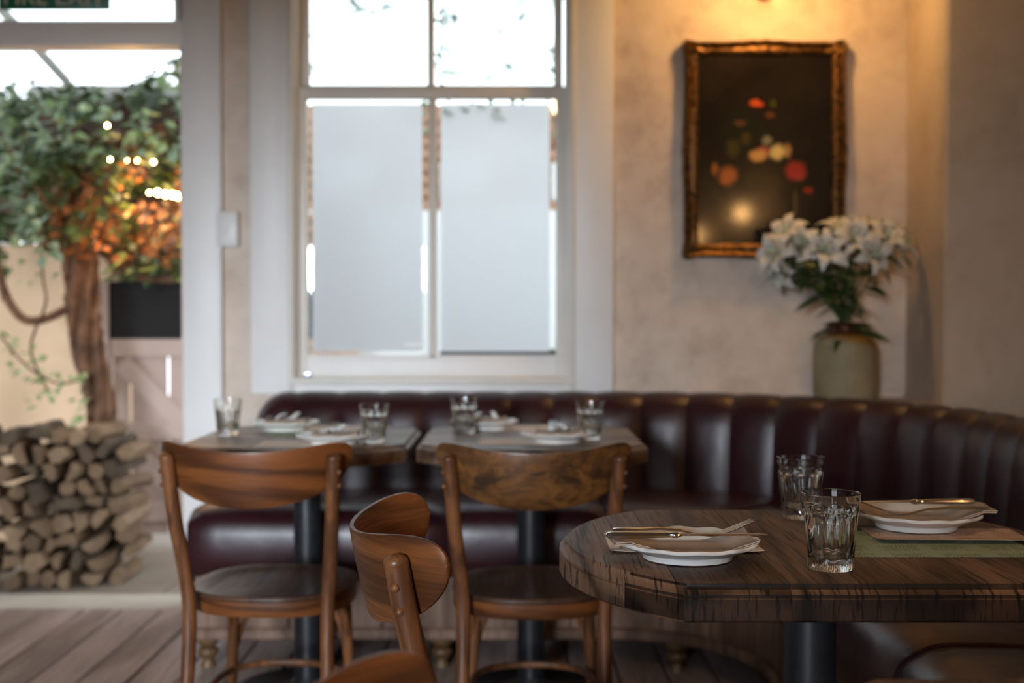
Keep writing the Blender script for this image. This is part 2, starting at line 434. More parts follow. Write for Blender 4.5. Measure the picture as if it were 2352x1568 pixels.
bm = B(); box(bm, -2.93, 2.0, -2.15, WY + T, CEIL, CEIL + .1); struct('ceiling', bm, M['ceiling'])
# floor: sub-floor slab and boards running towards the window wall
fl = empty('floor', (0, 0, 0)); fl['kind'] = 'structure'
link_bm('subfloor', box(B(), -2.93, 2.0, -2.15, WY + .02, -.08, -.022), M['darkwood'], fl, False)
x = -2.93; w = .148; i = 0
proto = None
while x < 1.98:
    x1 = min(x + w, 2.0)
    bm = B(); box(bm, x + .0045, x1 - .0045, -2.1, WY + .02, -.021, .0012 * (i % 3), .002, 1); i += 1
    o = link_bm('floor_board', bm, M['floor'], fl, False)
    x = x1
# threshold and garden paving
struct('trim_1', box(B(), DX0, DX1 + .02, WY + .02, WY + .28, -.06, -.002, .006), M['stone'])
pv = empty('garden_paving', (0, 0, 0)); pv['kind'] = 'structure'
link_bm('paving_bed', box(B(), -5, 4.5, WY + .28, 12, -.10, -.035), M['paving'], pv, False)
for iy in range(4):
    for ix in range(5):
        x0 = -3.2 + ix * .6 + (.3 if iy % 2 else 0); y0 = WY + .29 + iy * .42
        link_bm('paving_slab', box(B(), x0 + .004, x0 + .596, y0 + .004, y0 + .416, -.06, -.012, .004, 1), M['paving'], pv, False)

# ------------------------------------------------------------------ door frame
def pz(py, d): return 1.10 - (py - 723) * d / F
def px_(px, d): return (px - 1176) * d / F
dr = empty('door_1', (0, 0, 0)); dr['kind'] = 'structure'
d = 4.50
XJ0, XJ1 = px_(421, d), px_(509, d)
link_bm('jamb', box(B(), XJ0, XJ1, WY - .022, WY + T + .01, 0, 2.72, .003), M['white'], dr)
link_bm('jamb_bead', box(B(), px_(503, d), px_(511, d), WY - .030, WY - .02, 0, 2.72, .003), M['white'], dr)
link_bm('jamb', box(B(), DX0 - .10, DX0 + .02, WY - .022, WY + T + .01, 0, 2.72, .003), M['white'], dr)
zr0, zr1 = pz(106, d), pz(50, d)
link_bm('transom_rail', box(B(), DX0, XJ0 + .01, WY - .012, WY + .10, zr0, zr1, .004), M['white'], dr)
link_bm('transom_bead', box(B(), DX0, XJ0 + .01, WY - .018, WY - .01, zr1 - .014, zr1, .003), M['white'], dr)
link_bm('head', box(B(), DX0, XJ0 + .01, WY - .012, WY + .10, 2.52, 2.62, .004), M['white'], dr)
link_bm('transom_stile', box(B(), px_(400, d), XJ0 + .01, WY + .0, WY + .07, zr1, 2.53, .003), M['white'], dr)
link_bm('transom_pane', box(B(), DX0, px_(402, d), WY + .03, WY + .035, zr1, 2.52), M['pane'], dr, False)
# the jamb is one plane with the casing: short return beside the plaster strip
# ------------------------------------------------------------------ sash window
wn = empty('window_1', (0, 0, 0)); wn['kind'] = 'structure'
def wb(name, xa, xb, za, zb, y0, y1, mat='white', bev=.003, dd=None):
    dd = dd or (y0)
    return link_bm(name, box(B(), px_(xa, dd), px_(xb, dd), y0, y1, pz(zb, dd), pz(za, dd), bev), M[mat], wn)
CF = WY - .028
wb('casing', 576, 664, -140, 905, CF, WY)
wb('casing', 1319, 1409, -140, 905, CF, WY)
wb('casing_bead', 660, 674, -140, 900, CF - .010, WY, 'cream')
wb('casing_bead', 1309, 1321, -140, 900, CF - .010, WY, 'cream')
wb('apron', 664, 1319, 880, 905, CF, WY + .02)
wb('sill', 668, 1316, 868, 884, CF - .012, WY + .06, 'cream', .005)
wb('frame_jamb', 655, 686, -140, 880, WY - .005, WY + .14, 'cream', .002, WY + .03)
wb('frame_jamb', 1298, 1325, -140, 880, WY - .005, WY + .14, 'cream', .002, WY + .03)
wb('frame_sill', 655, 1325, 862, 900, WY + .03, WY + .20, 'cream', .002, WY + .03)
Y1 = WY + .035                   # lower sash plane
wb('lower_sash_stile', 681, 706, 200, 868, Y1, Y1 + .035, 'cream', .003, Y1)
wb('lower_sash_stile', 1277, 1303, 200, 868, Y1, Y1 + .035, 'cream', .003, Y1)
wb('meeting_rail', 681, 1303, 201, 229, Y1 - .004, Y1 + .035, 'cream', .004, Y1)
wb('lower_sash_rail', 705, 1278, 822, 870, Y1, Y1 + .035, 'white', .003, Y1)
wb('glazing_bead', 706, 1277, 815, 823, Y1 + .004, Y1 + .02, 'white', .003, Y1)
wb('lower_muntin', 985, 1003, 228, 823, Y1 + .004, Y1 + .03, 'cream', .004, Y1)
Y2 = WY + .075
wb('upper_sash_stile', 690, 712, -140, 206, Y2, Y2 + .035, 'cream', .003, Y2)
wb('upper_sash_stile', 1272, 1292, -140, 206, Y2, Y2 + .035, 'cream', .003, Y2)
wb('upper_muntin', 982, 999, -140, 206, Y2, Y2 + .03, 'cream', .004, Y2)
wb('upper_sash_rail', 690, 1292, 197, 215, Y2, Y2 + .035, 'cream', .003, Y2)
wb('upper_sash_head', 690, 1292, -140, -100, Y2, Y2 + .035, 'cream', .003, Y2)
wb('frame_head', 664, 1319, -160, -135, WY - .02, WY + .12, 'white', .003)
YG1, YG2 = Y1 + .018, Y2 + .018
for a, b in ((703, 988), (1000, 1280)):
    wb('pane', a, b, 226, 818, YG1, YG1 + .003, 'pane', 0, YG1)
for a, b in ((708, 985), (997, 1275)):
    wb('pane', a, b, -140, 200, YG2, YG2 + .003, 'pane', 0, YG2)
def fplane(xa, xb, za, zb, y, mat):
    bm = B(); q = y - .0012
    bm.faces.new([bm.verts.new((px_(a, y), q, pz(b, y))) for a, b in ((xa, zb), (xb, zb), (xb, za), (xa, za))])
    link_bm('frosted_film', bm, M[mat], wn, False)
fplane(719, 971, 240, 807, YG1, 'film'); fplane(1013, 1262, 240, 807, YG1, 'film')
fplane(717, 972, -140, 190, YG2, 'film_up'); fplane(1012, 1268, -140, 190, YG2, 'film_up')
# little latch in the lower left corner of the sash
bm = B(); box(bm, 0, .035, -.006, 0, 0, .016, .003); tube(bm, [(0.008, -.004, .004), (.02, -.016, -.004), (.034, -.018, .004)], .004, 8)
lt = link_bm('sash_latch', bm, M['chromeish'], wn); lt.location = (px_(694, Y1), Y1, pz(864, Y1)); lt['label'] = 'small bluish metal sash latch'
wb('label_sticker', 934, 974, 784, 797, YG1 - .002, YG1 - .001, 'plastic', 0, YG1)
# switch box and conduit on the plaster strip
sw = empty('wall_switch', (px_(527, WY), WY, pz(528, WY)), label='white square surface-mounted wall switch beside the door frame', cat='switch')
link_bm('switch_box', box(B(), -.039, .040, -.034, 0, -.064, .064, .004), M['plastic'], sw)
link_bm('rocker', box(B(), -.010, .010, -.039, -.033, -.018, .018, .003), M['plastic'], sw)

# exit sign on the transom
sg = empty('exit_sign', (px_(132, 4.49), WY - .03, pz(27, 4.49)), label='green fire exit sign with pale letters above the doorway', cat='sign')
sw_ = (258 - 5) * 4.49 / F
link_bm('sign_board', box(B(), -sw_ / 2, sw_ / 2, -.006, .006, 0, .155, .002), M['sign'], sg)
def text_mesh(s, size, ext=.0008):
    c = D.curves.new('t', 'FONT'); c.body = s; c.size = size; c.extrude = ext; c.align_x = 'CENTER'
    o = D.objects.new('t', c); COL.objects.link(o)
    dg = bpy.context.evaluated_depsgraph_get(); dg.update()
    me = D.meshes.new_from_object(o.evaluated_get(dg)); D.objects.remove(o); return me
me = text_mesh('FIRE EXIT', .090)
o = link_me('lettering', me, M['signtext'], sg, False); o.rotation_euler = (pi / 2, 0, 0); o.location = (0, -.0075, .017)
o['label'] = 'pale capital lettering reading FIRE EXIT'

# ================================================================== banquette
BQ = empty('banquette', (.30, 3.33, 0), label='long curved oxblood leather banquette with channelled back against window wall', cat='bench')
X0B = -.93 - .30                 # local x of the left end of the back
ARC = pi / 2
def path(s, r):
    """s<0: straight along the window wall; 0..ARC: corner; beyond: along the right wall. local coordinates"""
    if s <= 0: return Vector((s, r, 0))
    if s <= ARC: return Vector((r * sin(s), r * cos(s), 0))
    return Vector((r, -(s - ARC), 0))
prof_back = [(.985, .47), (.985, .55), (.992, .64), (1.000, .71), (1.010, .755), (1.028, .787), (1.052, .809), (1.083, .820), (1.108, .812), (1.125, .790), (1.130, .74), (1.130, .47)]
def channel(s0, s1, left=False):
    bm = B(); rs = []; nw = 9
    for k in range(nw):
        w = k / (nw - 1); s = s0 + (s1 - s0) * w
        bulge = .013 * (1 - abs(2 * w - 1) ** 2.8) - .004
        ring = []
        for i, (r, z) in enumerate(prof_back):
            rr, zz = r, z
            if i < 9:
                a = min(1, i / 3) if i < 4 else 1
                nx = {0: 1, 1: 1, 2: 1, 3: .95, 4: .85, 5: .6, 6: .3, 7: 0, 8: -.4}[i]
                rr = r - bulge * nx; zz = z + bulge * sqrt(max(0, 1 - nx * nx)) * .45
            if left:
                dl = s - s0; R = .13
                drop = R - sqrt(max(0, R * R - (R - min(dl, R)) ** 2))
                zz = .47 + (zz - .47) * (1 - drop / .36)
            p = path(s, rr); p.z = zz; ring.append(p)
        rs.append(ring)
    rings(bm, rs)
    return bm
ss = []
n1 = 8; L1 = -X0B
for k in range(n1): ss.append((X0B + L1 * k / n1, X0B + L1 * (k + 1) / n1))
for k in range(10): ss.append((ARC * k / 10, ARC * (k + 1) / 10))
for k in range(13): ss.append((ARC + .157 * k, ARC + .157 * (k + 1)))
for k, (a, b) in enumerate(ss):
    link_bm('back_channel', channel(a, b, k == 0), M['leather'], BQ)
prof_seat = [(.99, .30), (.42, .30), (.395, .315), (.380, .35), (.378, .42), (.385, .455), (.402, .485), (.435, .503), (.49, .511), (.60, .510), (.80, .500), (.99, .488)]
seat_cuts = [(-1.30, -.507), (-.507, 0.0), (0, ARC / 2), (ARC / 2, ARC), (ARC, ARC + 1.13), (ARC + 1.13, ARC + 2.1)]
for si, (a, b) in enumerate(seat_cuts):
    bm = B(); rs = []; nw = 17
    for k in range(nw):
        w = k / (nw - 1); s = a + (b - a) * w
        e = min(w, 1 - w) * abs(b - a) * (1 if (a < 0 or a >= ARC) else .4)
        edge = max(0, 1 - e / .045) ** 2
        ring = []
        for i, (r, z) in enumerate(prof_seat):
            rr = r + (.022 * edge if 2 <= i <= 7 else 0); zz = z - (.020 * edge if i >= 6 else 0)
            if 7 <= i <= 10:
                q = path(s, rr); zz += .006 * noise.noise(Vector((q.x * 5, q.y * 5, 2 + si)))
            p = path(s, rr); p.z = zz; ring.append(p)
        rs.append(ring)
    rings(bm, rs); link_bm('seat_cushion', bm, M['leather'], BQ)
for (a, b) in seat_cuts[:-1]:    # piping over the seat seams
    pts = []
    for i in range(2, 12):
        r, z = prof_seat[i]; p = path(b, r + (.016 if i <= 7 else 0)); p.z = z - (.010 if i >= 6 else 0); pts.append(p)
    link_bm('piping', tube(B(), catmull(pts, 3), .0045, 6), M['leather'], BQ)
# plinth boards, bottom rail, turned feet
pcs = []
k = -1.28
while k < -.01: pcs.append((k, min(0, k + .29))); k += .29
for k in range(4): pcs.append((ARC * k / 4, ARC * (k + 1) / 4))
for k in range(6): pcs.append((ARC + .29 * k, ARC + .29 * (k + 1)))
for (a, b) in pcs:
    bm = B(); rs = []
    for k in range(6):
        s = a + (b - a) * (.012 + .976 * k / 5)
        rs.append([path(s, r) + Vector((0, 0, z)) for r, z in ((.43, .13), (.415, .13), (.413, .29), (.43, .295))])
    rings(bm, rs); link_bm('plinth_board', bm, M['plinth'], BQ, False)
bm = B(); rs = []
for k in range(60):
    s = -1.29 + (1.29 + ARC + 2.0) * k / 59
    rs.append([path(s, r) + Vector((0, 0, z)) for r, z in ((.44, .10), (.402, .10), (.398, .105), (.398, .128), (.404, .135), (.44, .135))])
rings(bm, rs); link_bm('plinth_rail', bm, M['plinth'], BQ)
bm = B(); box(bm, -1.30, -1.285, .42, .99, .10, .30); link_bm('end_panel', bm, M['plinth'], BQ, False)
bm = B(); rs = []
for k in range(50):
    s = -1.29 + (1.29 + ARC + 2.0) * k / 49
    rs.append([path(s, r) + Vector((0, 0, z)) for r, z in ((.45, .29), (.45, .10), (1.10, .10), (1.10, .29))])
rings(bm, rs); link_bm('carcass', bm, M['darkwood'], BQ, False)
bm = B(); box(bm, X0B, X0B + .02, .99, 1.12, .1, .48); link_bm('end_panel', bm, M['leather'], BQ, False)
fp = [(.018, 0), (.024, .004), (.020, .016), (.016, .026), (.026, .036), (.034, .050), (.030, .060), (.018, .066), (.030, .074), (.036, .085), (.036, .10)]
for s in (-1.25, -.52, .15 * pi, ARC - .12, ARC + .7, ARC + 1.6):
    p = path(s, .46)
    bm = B(); lathe(bm, fp, 20); link_bm('turned_foot', bm, M['turned'], BQ, loc=p)

# corner shelf behind the curve, filling to the walls
cs = empty('corner_shelf', (.30, 3.33, 0), label='plaster corner shelf behind the curved banquette back', cat='shelf')
bm = B(); pl = []
for k in range(13):
    a = .35 + (ARC - .45) * k / 12; pl.append((1.138 * sin(a), 1.138 * cos(a)))
pl = [p for p in pl if p[0] < 1.155 and p[1] < 1.185]
pl += [(1.155, pl[-1][1]), (1.155, 1.185), (pl[0][0], 1.185)]
a_ = [bm.verts.new((x, y, .765)) for x, y in pl]; b_ = [bm.verts.new((x, y, .795)) for x, y in pl]
bm.faces.new(a_[::-1]); bm.faces.new(b_)
for i in range(len(pl)): j = (i + 1) % len(pl); bm.faces.new((a_[i], a_[j], b_[j], b_[i]))
link_bm('shelf_board', bm, M['plaster'], cs, False)
bm = B(); box(bm, 1.02, 1.15, 1.165, 1.185, .795, .82, .004); link_bm('shelf_upstand', bm, M['plaster'], cs, False)

# ================================================================== tables
def table_outline(inset, hx, hy, bow, n=14):
    """outline: straight sides at y=+-hy, bowed ends beyond x=+-hx"""
    hx_, hy_, = hx, hy - inset
    R = (hy * hy + bow * bow) / (2 * bow); c = hx + bow - R
    pts = []
    r = R - inset
    a1 = math.asin(min(1, hy_ / r))
    for k in range(n + 1):
        a = -a1 + 2 * a1 * k / n; pts.append((c + r * cos(a), r * sin(a)))
    for k in range(n + 1):
        a = -a1 + 2 * a1 * k / n; pts.append((-c - r * cos(a), -r * sin(a)))
    return pts
def make_table(label, group, mat, loc, rz):
    t = empty('pedestal_table', loc, rz, label=label, cat='table', group=group)
    hx, hy, bow = .2275 + .012, .302 + .012, .150
    prof = [(.016, .750), (.013, .7495), (.0125, .746), (.010, .7425), (.004, .7395), (.0, .7375), (.0, .7345), (.002, .7335), (.002, .7325), (.0, .7315), (.0, .704), (.003, .701)]
    bm = B(); rs = []
    for ins, z in prof: rs.append([(x, y, z) for x, y in table_outline(ins, hx, hy, bow)])
    rings(bm, rs)
    bmesh.ops.recalc_face_normals(bm, faces=bm.faces)
    cuts = [-.5, -.247, -.100, .047, .193, .5]
    for a, b in zip(cuts[:-1], cuts[1:]):
        c = bm.copy(); gap = .0004
        for xx, nn in ((a + gap, -1), (b - gap, 1)):
            r = bmesh.ops.bisect_plane(c, geom=c.verts[:] + c.edges[:] + c.faces[:], plane_co=(xx, 0, 0), plane_no=(nn, 0, 0), clear_outer=True)
            es = [e for e in r['geom_cut'] if isinstance(e, bmesh.types.BMEdge)]
            if es:
                try: bmesh.ops.contextual_create(c, geom=es)
                except Exception: pass
        bmesh.ops.recalc_face_normals(c, faces=c.faces)
        for f in c.faces:
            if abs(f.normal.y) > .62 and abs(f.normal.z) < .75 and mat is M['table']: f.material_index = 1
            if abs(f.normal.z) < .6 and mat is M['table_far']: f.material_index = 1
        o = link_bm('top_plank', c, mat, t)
        o.data.materials.append(M['table_end_shade'] if mat is M['table'] else M['table'])
    bm.free()
    link_bm('top_plate', box(B(), -.14, .14, -.14, .14, .690, .7015, .002), M['black'], t)
    bm = B(); lathe(bm, [(.040, .02), (.040, .66), (.052, .672), (.052, .690)], 28); link_bm('post', bm, M['black'], t)
    bm = B(); lathe(bm, [(.215, 0), (.22, .004), (.215, .014), (.10, .020), (.05, .034), (.042, .05)], 40); link_bm('base', bm, M['black'], t)
    return t
FT = (.463, 1.885)
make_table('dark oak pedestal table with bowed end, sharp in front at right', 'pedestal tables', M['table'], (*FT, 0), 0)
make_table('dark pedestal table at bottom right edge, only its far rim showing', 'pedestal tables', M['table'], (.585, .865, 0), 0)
T1 = (-.595, 3.535); T2 = (.055, 3.535)
make_table('left of the two blurred pedestal tables before the window banquette', 'pedestal tables', M['table_far'], (*T1, 0), pi / 2)
make_table('right of the two blurred pedestal tables before the window banquette', 'pedestal tables', M['table_far'], (*T2, 0), pi / 2)

# ================================================================== chairs
def make_chair(label, loc, rz, mb, name='bentwood_chair'):
    t = empty(name, loc, rz, label=label, cat='chair', group='bentwood cafe chairs')
    # backrest: curved crescent swept on an arc
    Rb, cyb = .262, -.040
    def bpt(u, n, z):
        th = u * math.asin(.2235 / Rb)
        lean = (z - .66) * .22 - .028
        r = Rb + n + lean * 1.0
        return Vector((r * sin(th), cyb - r * cos(th), z))
    bm = B(); rs = []; NU = 44; th_ = .0062
    for k in range(NU + 1):
        u = -cos(pi * k / NU)
        zc = .732 + .045 * u * u; h = (.065 - .010 * u * u) * max(0, 1 - abs(u) ** 7) ** .5
        h = max(h, .003); tt = min(th_, h * .9)
        ring = []
        for q in range(20):
            a = 2 * pi * q / 20 + pi / 20
            zz = (h - tt) * (1 if sin(a) > 0 else -1) + tt * sin(a); nn = tt * cos(a)
            # spread the points along the flanks
            if abs(cos(a)) > .7: zz = (h - tt) * (sin(a) / .7)
            ring.append(bpt(u * .985, nn, zc + zz))
        rs.append(ring)
    rings(bm, rs)
    link_bm('backrest', bm, mb, t)
    for s in (-1, 1):
        pts = [(s * .192, -.247, .781), (s * .190, -.245, .772), (s * .187, -.236, .72), (s * .180, -.215, .62), (s * .170, -.190, .52), (s * .163, -.178, .44), (s * .162, -.182, .34), (s * .166, -.200, .18), (s * .172, -.225, 0)]
        rad = [.0165] * 6 + [.0165, .0155, .0135]
        pp = catmull(pts, 4); rr = []
        for i in range(len(pp)):
            f = i / 4; a = int(min(f, 7)); rr.append(rad[a] + (rad[min(a + 1, 8)] - rad[a]) * (f - a))
        # rounded head
        top = Vector(pts[0]); hd = [top + Vector((0, -.001, .0085)), top + Vector((0, -.0006, .006)), top + Vector((0, 0, .002))]
        bm = B(); tube(bm, hd + pp[1:], [.004, .0115, .0155] + rr[1:], 16)
        up = link_bm('rear_leg', bm, M['chair_v'], t)
        for zz in (.748, .716):
            fr = (zz - .72) / (.772 - .72)
            c = Vector((s * (.187 + .003 * fr), -.236 - .009 * fr, zz)); nrm = Vector((s * .90, -.44, 0)).normalized()
            bm = B(); sphere(bm, c + nrm * .0165, .0062, 2)
            link_bm('screw_plug', bm, M['chair_v'], up)
    # seat and bent rim
    def sup(a, b, n, N=48, yo=0, flat=0):
        out = []
        for k in range(N):
            t_ = 2 * pi * k / N; c, s_ = cos(t_), sin(t_)
            out.append((a * abs(c) ** (2 / n) * (1 if c > 0 else -1), yo + b * abs(s_) ** (2 / n) * (1 if s_ > 0 else -1)))
        return out
    bm = B(); rs = []
    for k, z in ((.02, .440), (.3, .4405), (.6, .4425), (.8, .446), (.93, .4505), (.985, .4500), (1.0, .4465), (1.0, .440), (.98, .436), (.5, .432), (.05, .432)):
        rs.append([(x * k, y * k, z) for x, y in sup(.196, .192, 2.5)])
    rings(bm, rs); link_bm('seat', bm, M['chair_dark'], t)
    bm = B(); rs = []
    for k, z in ((.985, .436), (.985, .405), (.97, .401), (.90, .401), (.90, .436)): rs.append([(x * k, y * k, z) for x, y in sup(.196, .192, 2.5)])
    rings(bm, rs, loop=True); link_bm('seat_rim', bm, M['chair'], t)
    for s in (-1, 1):
        bm = B(); tube(bm, catmull([(s * .142, .125, .437), (s * .147, .132, .30), (s * .156, .146, .15), (s * .166, .160, 0)], 4), [.017 - .0045 * i / 12 for i in range(13)], 14)
        fl_ = link_bm('front_leg', bm, M['chair_v'], t)
        bm = B(); tube(bm, catmull([(s * .153, .135, .24), (s * .150, .110, .33), (s * .150, .055, .385), (s * .150, -.01, .400)], 5), .0075, 8)
        link_bm('brace', bm, M['chair_v'], t)
        bm = B(); tube(bm, catmull([(s * .145, .145, .24), (s * .115, .155, .33), (s * .06, .165, .385), (s * .0, .168, .400)], 5), .0075, 8)
        link_bm('brace', bm, M['chair_v'], t)
    bm = B(); tube(bm, [(x, y - .01, .20) for x, y in sup(.150, .165, 2.5)], .0085, 8, closed=True); link_bm('stretcher', bm, M['chair_v'], t)
    return t
make_chair('bentwood chair seen from behind at the left blurred table', (-.578, 2.985, 0), radians(-3), M['chair'])
make_chair('bentwood chair with worn patchy backrest at the right blurred table', (.050, 2.965, 0), 0, M['chair_worn'])
make_chair('sharp bentwood chair seen side-on at the front table', (.069, 1.800, 0), radians(-82.6), M['chair'])
make_chair('bentwood chair at bottom edge, only the tip of its backrest showing', (.120, .845, 0), radians(-88), M['chair'])

# ================================================================== tableware
TZ = .7505
def flute(a, n, depth, r):
    # scalloped facets: n panels meeting at cusps
    f = (a * n / (2 * pi)) % 1.0
    return r - depth * (1 - abs(2 * f - 1) ** 2)
def make_glass():
    bm = B(); N = 110; nf = 10
    def wob(i, r, z, a):
        d = {1: .0010, 2: .0012, 3: .0004, 4: .0022, 5: .0024, 6: .0024, 7: .0022, 8: .0014}.get(i, 0)
        if i == 3: return r, z
        return flute(a, nf if i > 3 else nf * 2, d, r), z
    prof = [(.0300, 0), (.0318, .0015), (.0325, .009), (.0312, .0135), (.0325, .0165), (.0340, .040), (.0368, .064), (.0380, .073), (.0384, .0775), (.0388, .0815), (.0384, .083), (.0397, .096), (.0405, .103), (.0404, .1045), (.0395, .1052), (.0386, .1045),
            (.0372, .083), (.0358, .066), (.0320, .040), (.0292, .020), (.0270, .0165), (.015, .0150), (.002, .0148)]
    lathe(bm, prof, N, wob)
    return bm
gl_specs = [
    (.440, 1.678, 'clear fluted tumbler nearest the camera on the front table'),
    (.4985, 2.100, 'clear fluted tumbler behind another at the far side of the front table'),
    (-.829, 3.55, 'leftmost blurred tumbler, against the white door jamb'),
    (-.379, 3.35, 'blurred tumbler at the right of the left far table'),
    (-.142, 3.60, 'blurred tumbler at the left of the right far table'),
    (.220, 3.44, 'rightmost blurred tumbler on the right far table')]
g0 = None
for i, (x, y, lab) in enumerate(gl_specs):
    if g0 is None:
        g0 = o = link_bm('glass_tumbler', make_glass(), M['tumbler'])
    else:
        o = g0.copy(); COL.objects.link(o)
    o.location = (x, y, TZ); o.rotation_euler = (0, 0, .3 * i + .15); setp(o, lab, 'glass', 'fluted water tumblers')
RIM = .102
def plate_z(r):
    pts = [(0, .0085), (.060, .0090), (.068, .0115), (.080, .0175), (.102, .0245)]
    for (a, za), (b, zb) in zip(pts[:-1], pts[1:]):
        if r <= b: return za + (zb - za) * (r - a) / (b - a)
    return .0245
def make_plate():
    bm = B()
    prof = [(.056, .0045), (.058, 0), (.0645, 0), (.0655, .0045), (.0675, .008), (.078, .0110), (.084, .0150), (.098, .0195), (.1015, .0215), (.1025, .0245), (.1008, .0262), (.098, .0252), (.083, .0195), (.077, .0158), (.069, .0112), (.060, .0088), (.02, .0085), (.001, .0085)]
    def wob(i, r, z, a):
        if 7 <= i <= 12:
            k = {7: .6, 8: 1, 9: 1, 10: 1, 11: .8, 12: .2}[i]; w = cos(12 * a)
            return r + .0018 * k * w, z + .0009 * k * w
        return r, z
    lathe(bm, prof, 144, wob); return bm
pl_specs = [
    (.2525, 1.748, 'white scalloped plate sharp in focus on the front table', TZ + .0016),
    (.660, 1.985, 'white scalloped plate on menus at right of the front table', TZ + .0040),
    (-.690, 3.70, 'white plate at the back of the left far table', TZ + .0010),
    (-.482, 3.30, 'white plate behind the left chair back on the left far table', TZ + .0016),
    (-.083, 3.74, 'white plate at the back of the right far table', TZ + .0010),
    (.126, 3.350, 'white plate at the front of the right far table', TZ + .0016)]
p0 = None
for i, (x, y, lab, z) in enumerate(pl_specs):
    if p0 is None: p0 = o = link_bm('dinner_plate', make_plate(), M['china'])
    else: o = p0.copy(); COL.objects.link(o)
    o.location = (x, y, z); setp(o, lab, 'plate', 'white scalloped plates')
def make_napkin(w, dd, ox, oy, thick=.0045, layers=2, fold=0.0, seed=0, lift=None):
    """cloth folded flat, draped over a plate centred at the origin"""
    bm = B(); nx, ny = 30, 14
    def zf(x, y):
        r = sqrt(x * x + y * y)
        # the cloth bridges the well and bends over the rim
        zz = plate_z(min(r, RIM)) + .0022
        zz = max(zz, .0245 + .002 - .5 * max(0, RIM - r)) if r > .085 else zz
        if r > RIM: zz += .002 - .08 * (r - RIM)
        zz += .0018 * noise.noise(Vector((x * 22, y * 22, seed)))
        if lift: zz += lift(x, y)
        return zz
    for L in range(layers):
        sh = .0035 * L; t0 = thick * L + .0004 * L
        top = []; bot = []
        for i in range(nx + 1):
            a = []; b = []
            for j in range(ny + 1):
                x = ox + (i / nx - .5) * w + sh * .7; y = oy + (j / ny - .5) * dd + sh - .10 * (i / nx - .5) * dd * 0
                z = zf(x, y) + t0
                if fold: z += fold * (1 - (2 * j / ny - 1) ** 2)
                a.append(bm.verts.new((x, y, z + thick * .85))); b.append(bm.verts.new((x, y, z)))
            top.append(a); bot.append(b)
        for i in range(nx):
            for j in range(ny):
                bm.faces.new((top[i][j], top[i + 1][j], top[i + 1][j + 1], top[i][j + 1])); bm.faces.new((bot[i][j + 1], bot[i + 1][j + 1], bot[i + 1][j], bot[i][j]))
        for i in range(nx):
            bm.faces.new((top[i][0], bot[i][0], bot[i + 1][0], top[i + 1][0])); bm.faces.new((top[i + 1][ny], bot[i + 1][ny], bot[i][ny], top[i][ny]))
        for j in range(ny):
            bm.faces.new((top[0][j + 1], bot[0][j + 1], bot[0][j], top[0][j])); bm.faces.new((top[nx][j], bot[nx][j], bot[nx][j + 1], top[nx][j + 1]))
    return bm
def sweep_strip(bm, st):
    """st: list of (x, halfwidth, z, thickness)"""
    rs = []
    for (x, hw, z, t) in st:
        ring = []
        for q in range(12):
            a = 2 * pi * q / 12
            ring.append((x, hw * cos(a), z + t / 2 * (1 if sin(a) >= 0 else -1) * abs(sin(a)) ** .7))
        rs.append(ring)
    rings(bm, rs); return bm
def knife_bms():
    h = B(); sweep_strip(h, [(0, .004, 0, .004), (.002, .0075, 0, .008), (.008, .0090, 0, .0098), (.03, .0088, 0, .0095), (.06, .0080, 0, .0088), (.085, .0065, 0, .0076), (.092, .0056, 0, .0066), (.095, .0075, 0, .0085), (.100, .0082, 0, .0090), (.104, .0060, 0, .006), (.107, .0055, 0, .004)])
    b = B(); sweep_strip(b, [(.105, .0060, .0005, .0028), (.112, .0080, .0005, .0022), (.14, .0092, .0005, .0019), (.18, .0095, .0005, .0016), (.205, .0080, .0005, .0013), (.220, .0045, .0005, .0010), (.229, .0008, .0005, .0006)])
    return h, b
def fork_bms():
    zc = lambda x: (-.0005 if x < .09 else -.0005 - .0105 * sin(min(1, (x - .09) / .055) * pi / 2) if x < .145 else -.011 + .0205 * ((x - .145) / .06) ** 1.3)
    h = B(); sweep_strip(h, [(0, .004, zc(0), .003), (.003, .0085, zc(0), .0042), (.012, .0098, zc(0), .0046), (.04, .0078, zc(.04), .0044), (.07, .0045, zc(.07), .0042), (.10, .0033, zc(.1), .004), (.12, .0033, zc(.12), .0036), (.132, .0050, zc(.132), .0028), (.142, .0100, zc(.142), .0024), (.152, .0122, zc(.152), .0022), (.162, .0125, zc(.162), .0020), (.164, .0122, zc(.164), .0018)])
    t = B()
    for k in range(4):
        y0 = (-1.5 + k) * .0066
        rs = []
        for x in (.160, .17, .18, .19, .20, .206):
            w = .0022 if x < .2 else .0012
            y = y0 * (1 - .06 * (x - .16) / .045)
            rs.append([(x, y - w, zc(x) - .0008), (x, y + w, zc(x) - .0008), (x, y + w, zc(x) + .0008), (x, y - w, zc(x) + .0008)])
        rings(t, rs)
    return h, t
def make_cutlery(kind, label, loc, rz, proto={}):
    nm = 'table_knife' if kind == 'knife' else 'table_fork'
    if kind not in proto:
        e = empty(nm, loc, rz)
        a, b = knife_bms() if kind == 'knife' else fork_bms()
        link_bm('handle', a, M['metal'], e); link_bm('blade' if kind == 'knife' else 'tines', b, M['metal'], e)
        proto[kind] = e
    else:
        e = copy_tree(proto[kind]); e.location = loc; e.rotation_euler = (0, 0, rz)
    return setp(e, label, kind, 'table knives' if kind == 'knife' else 'table forks')
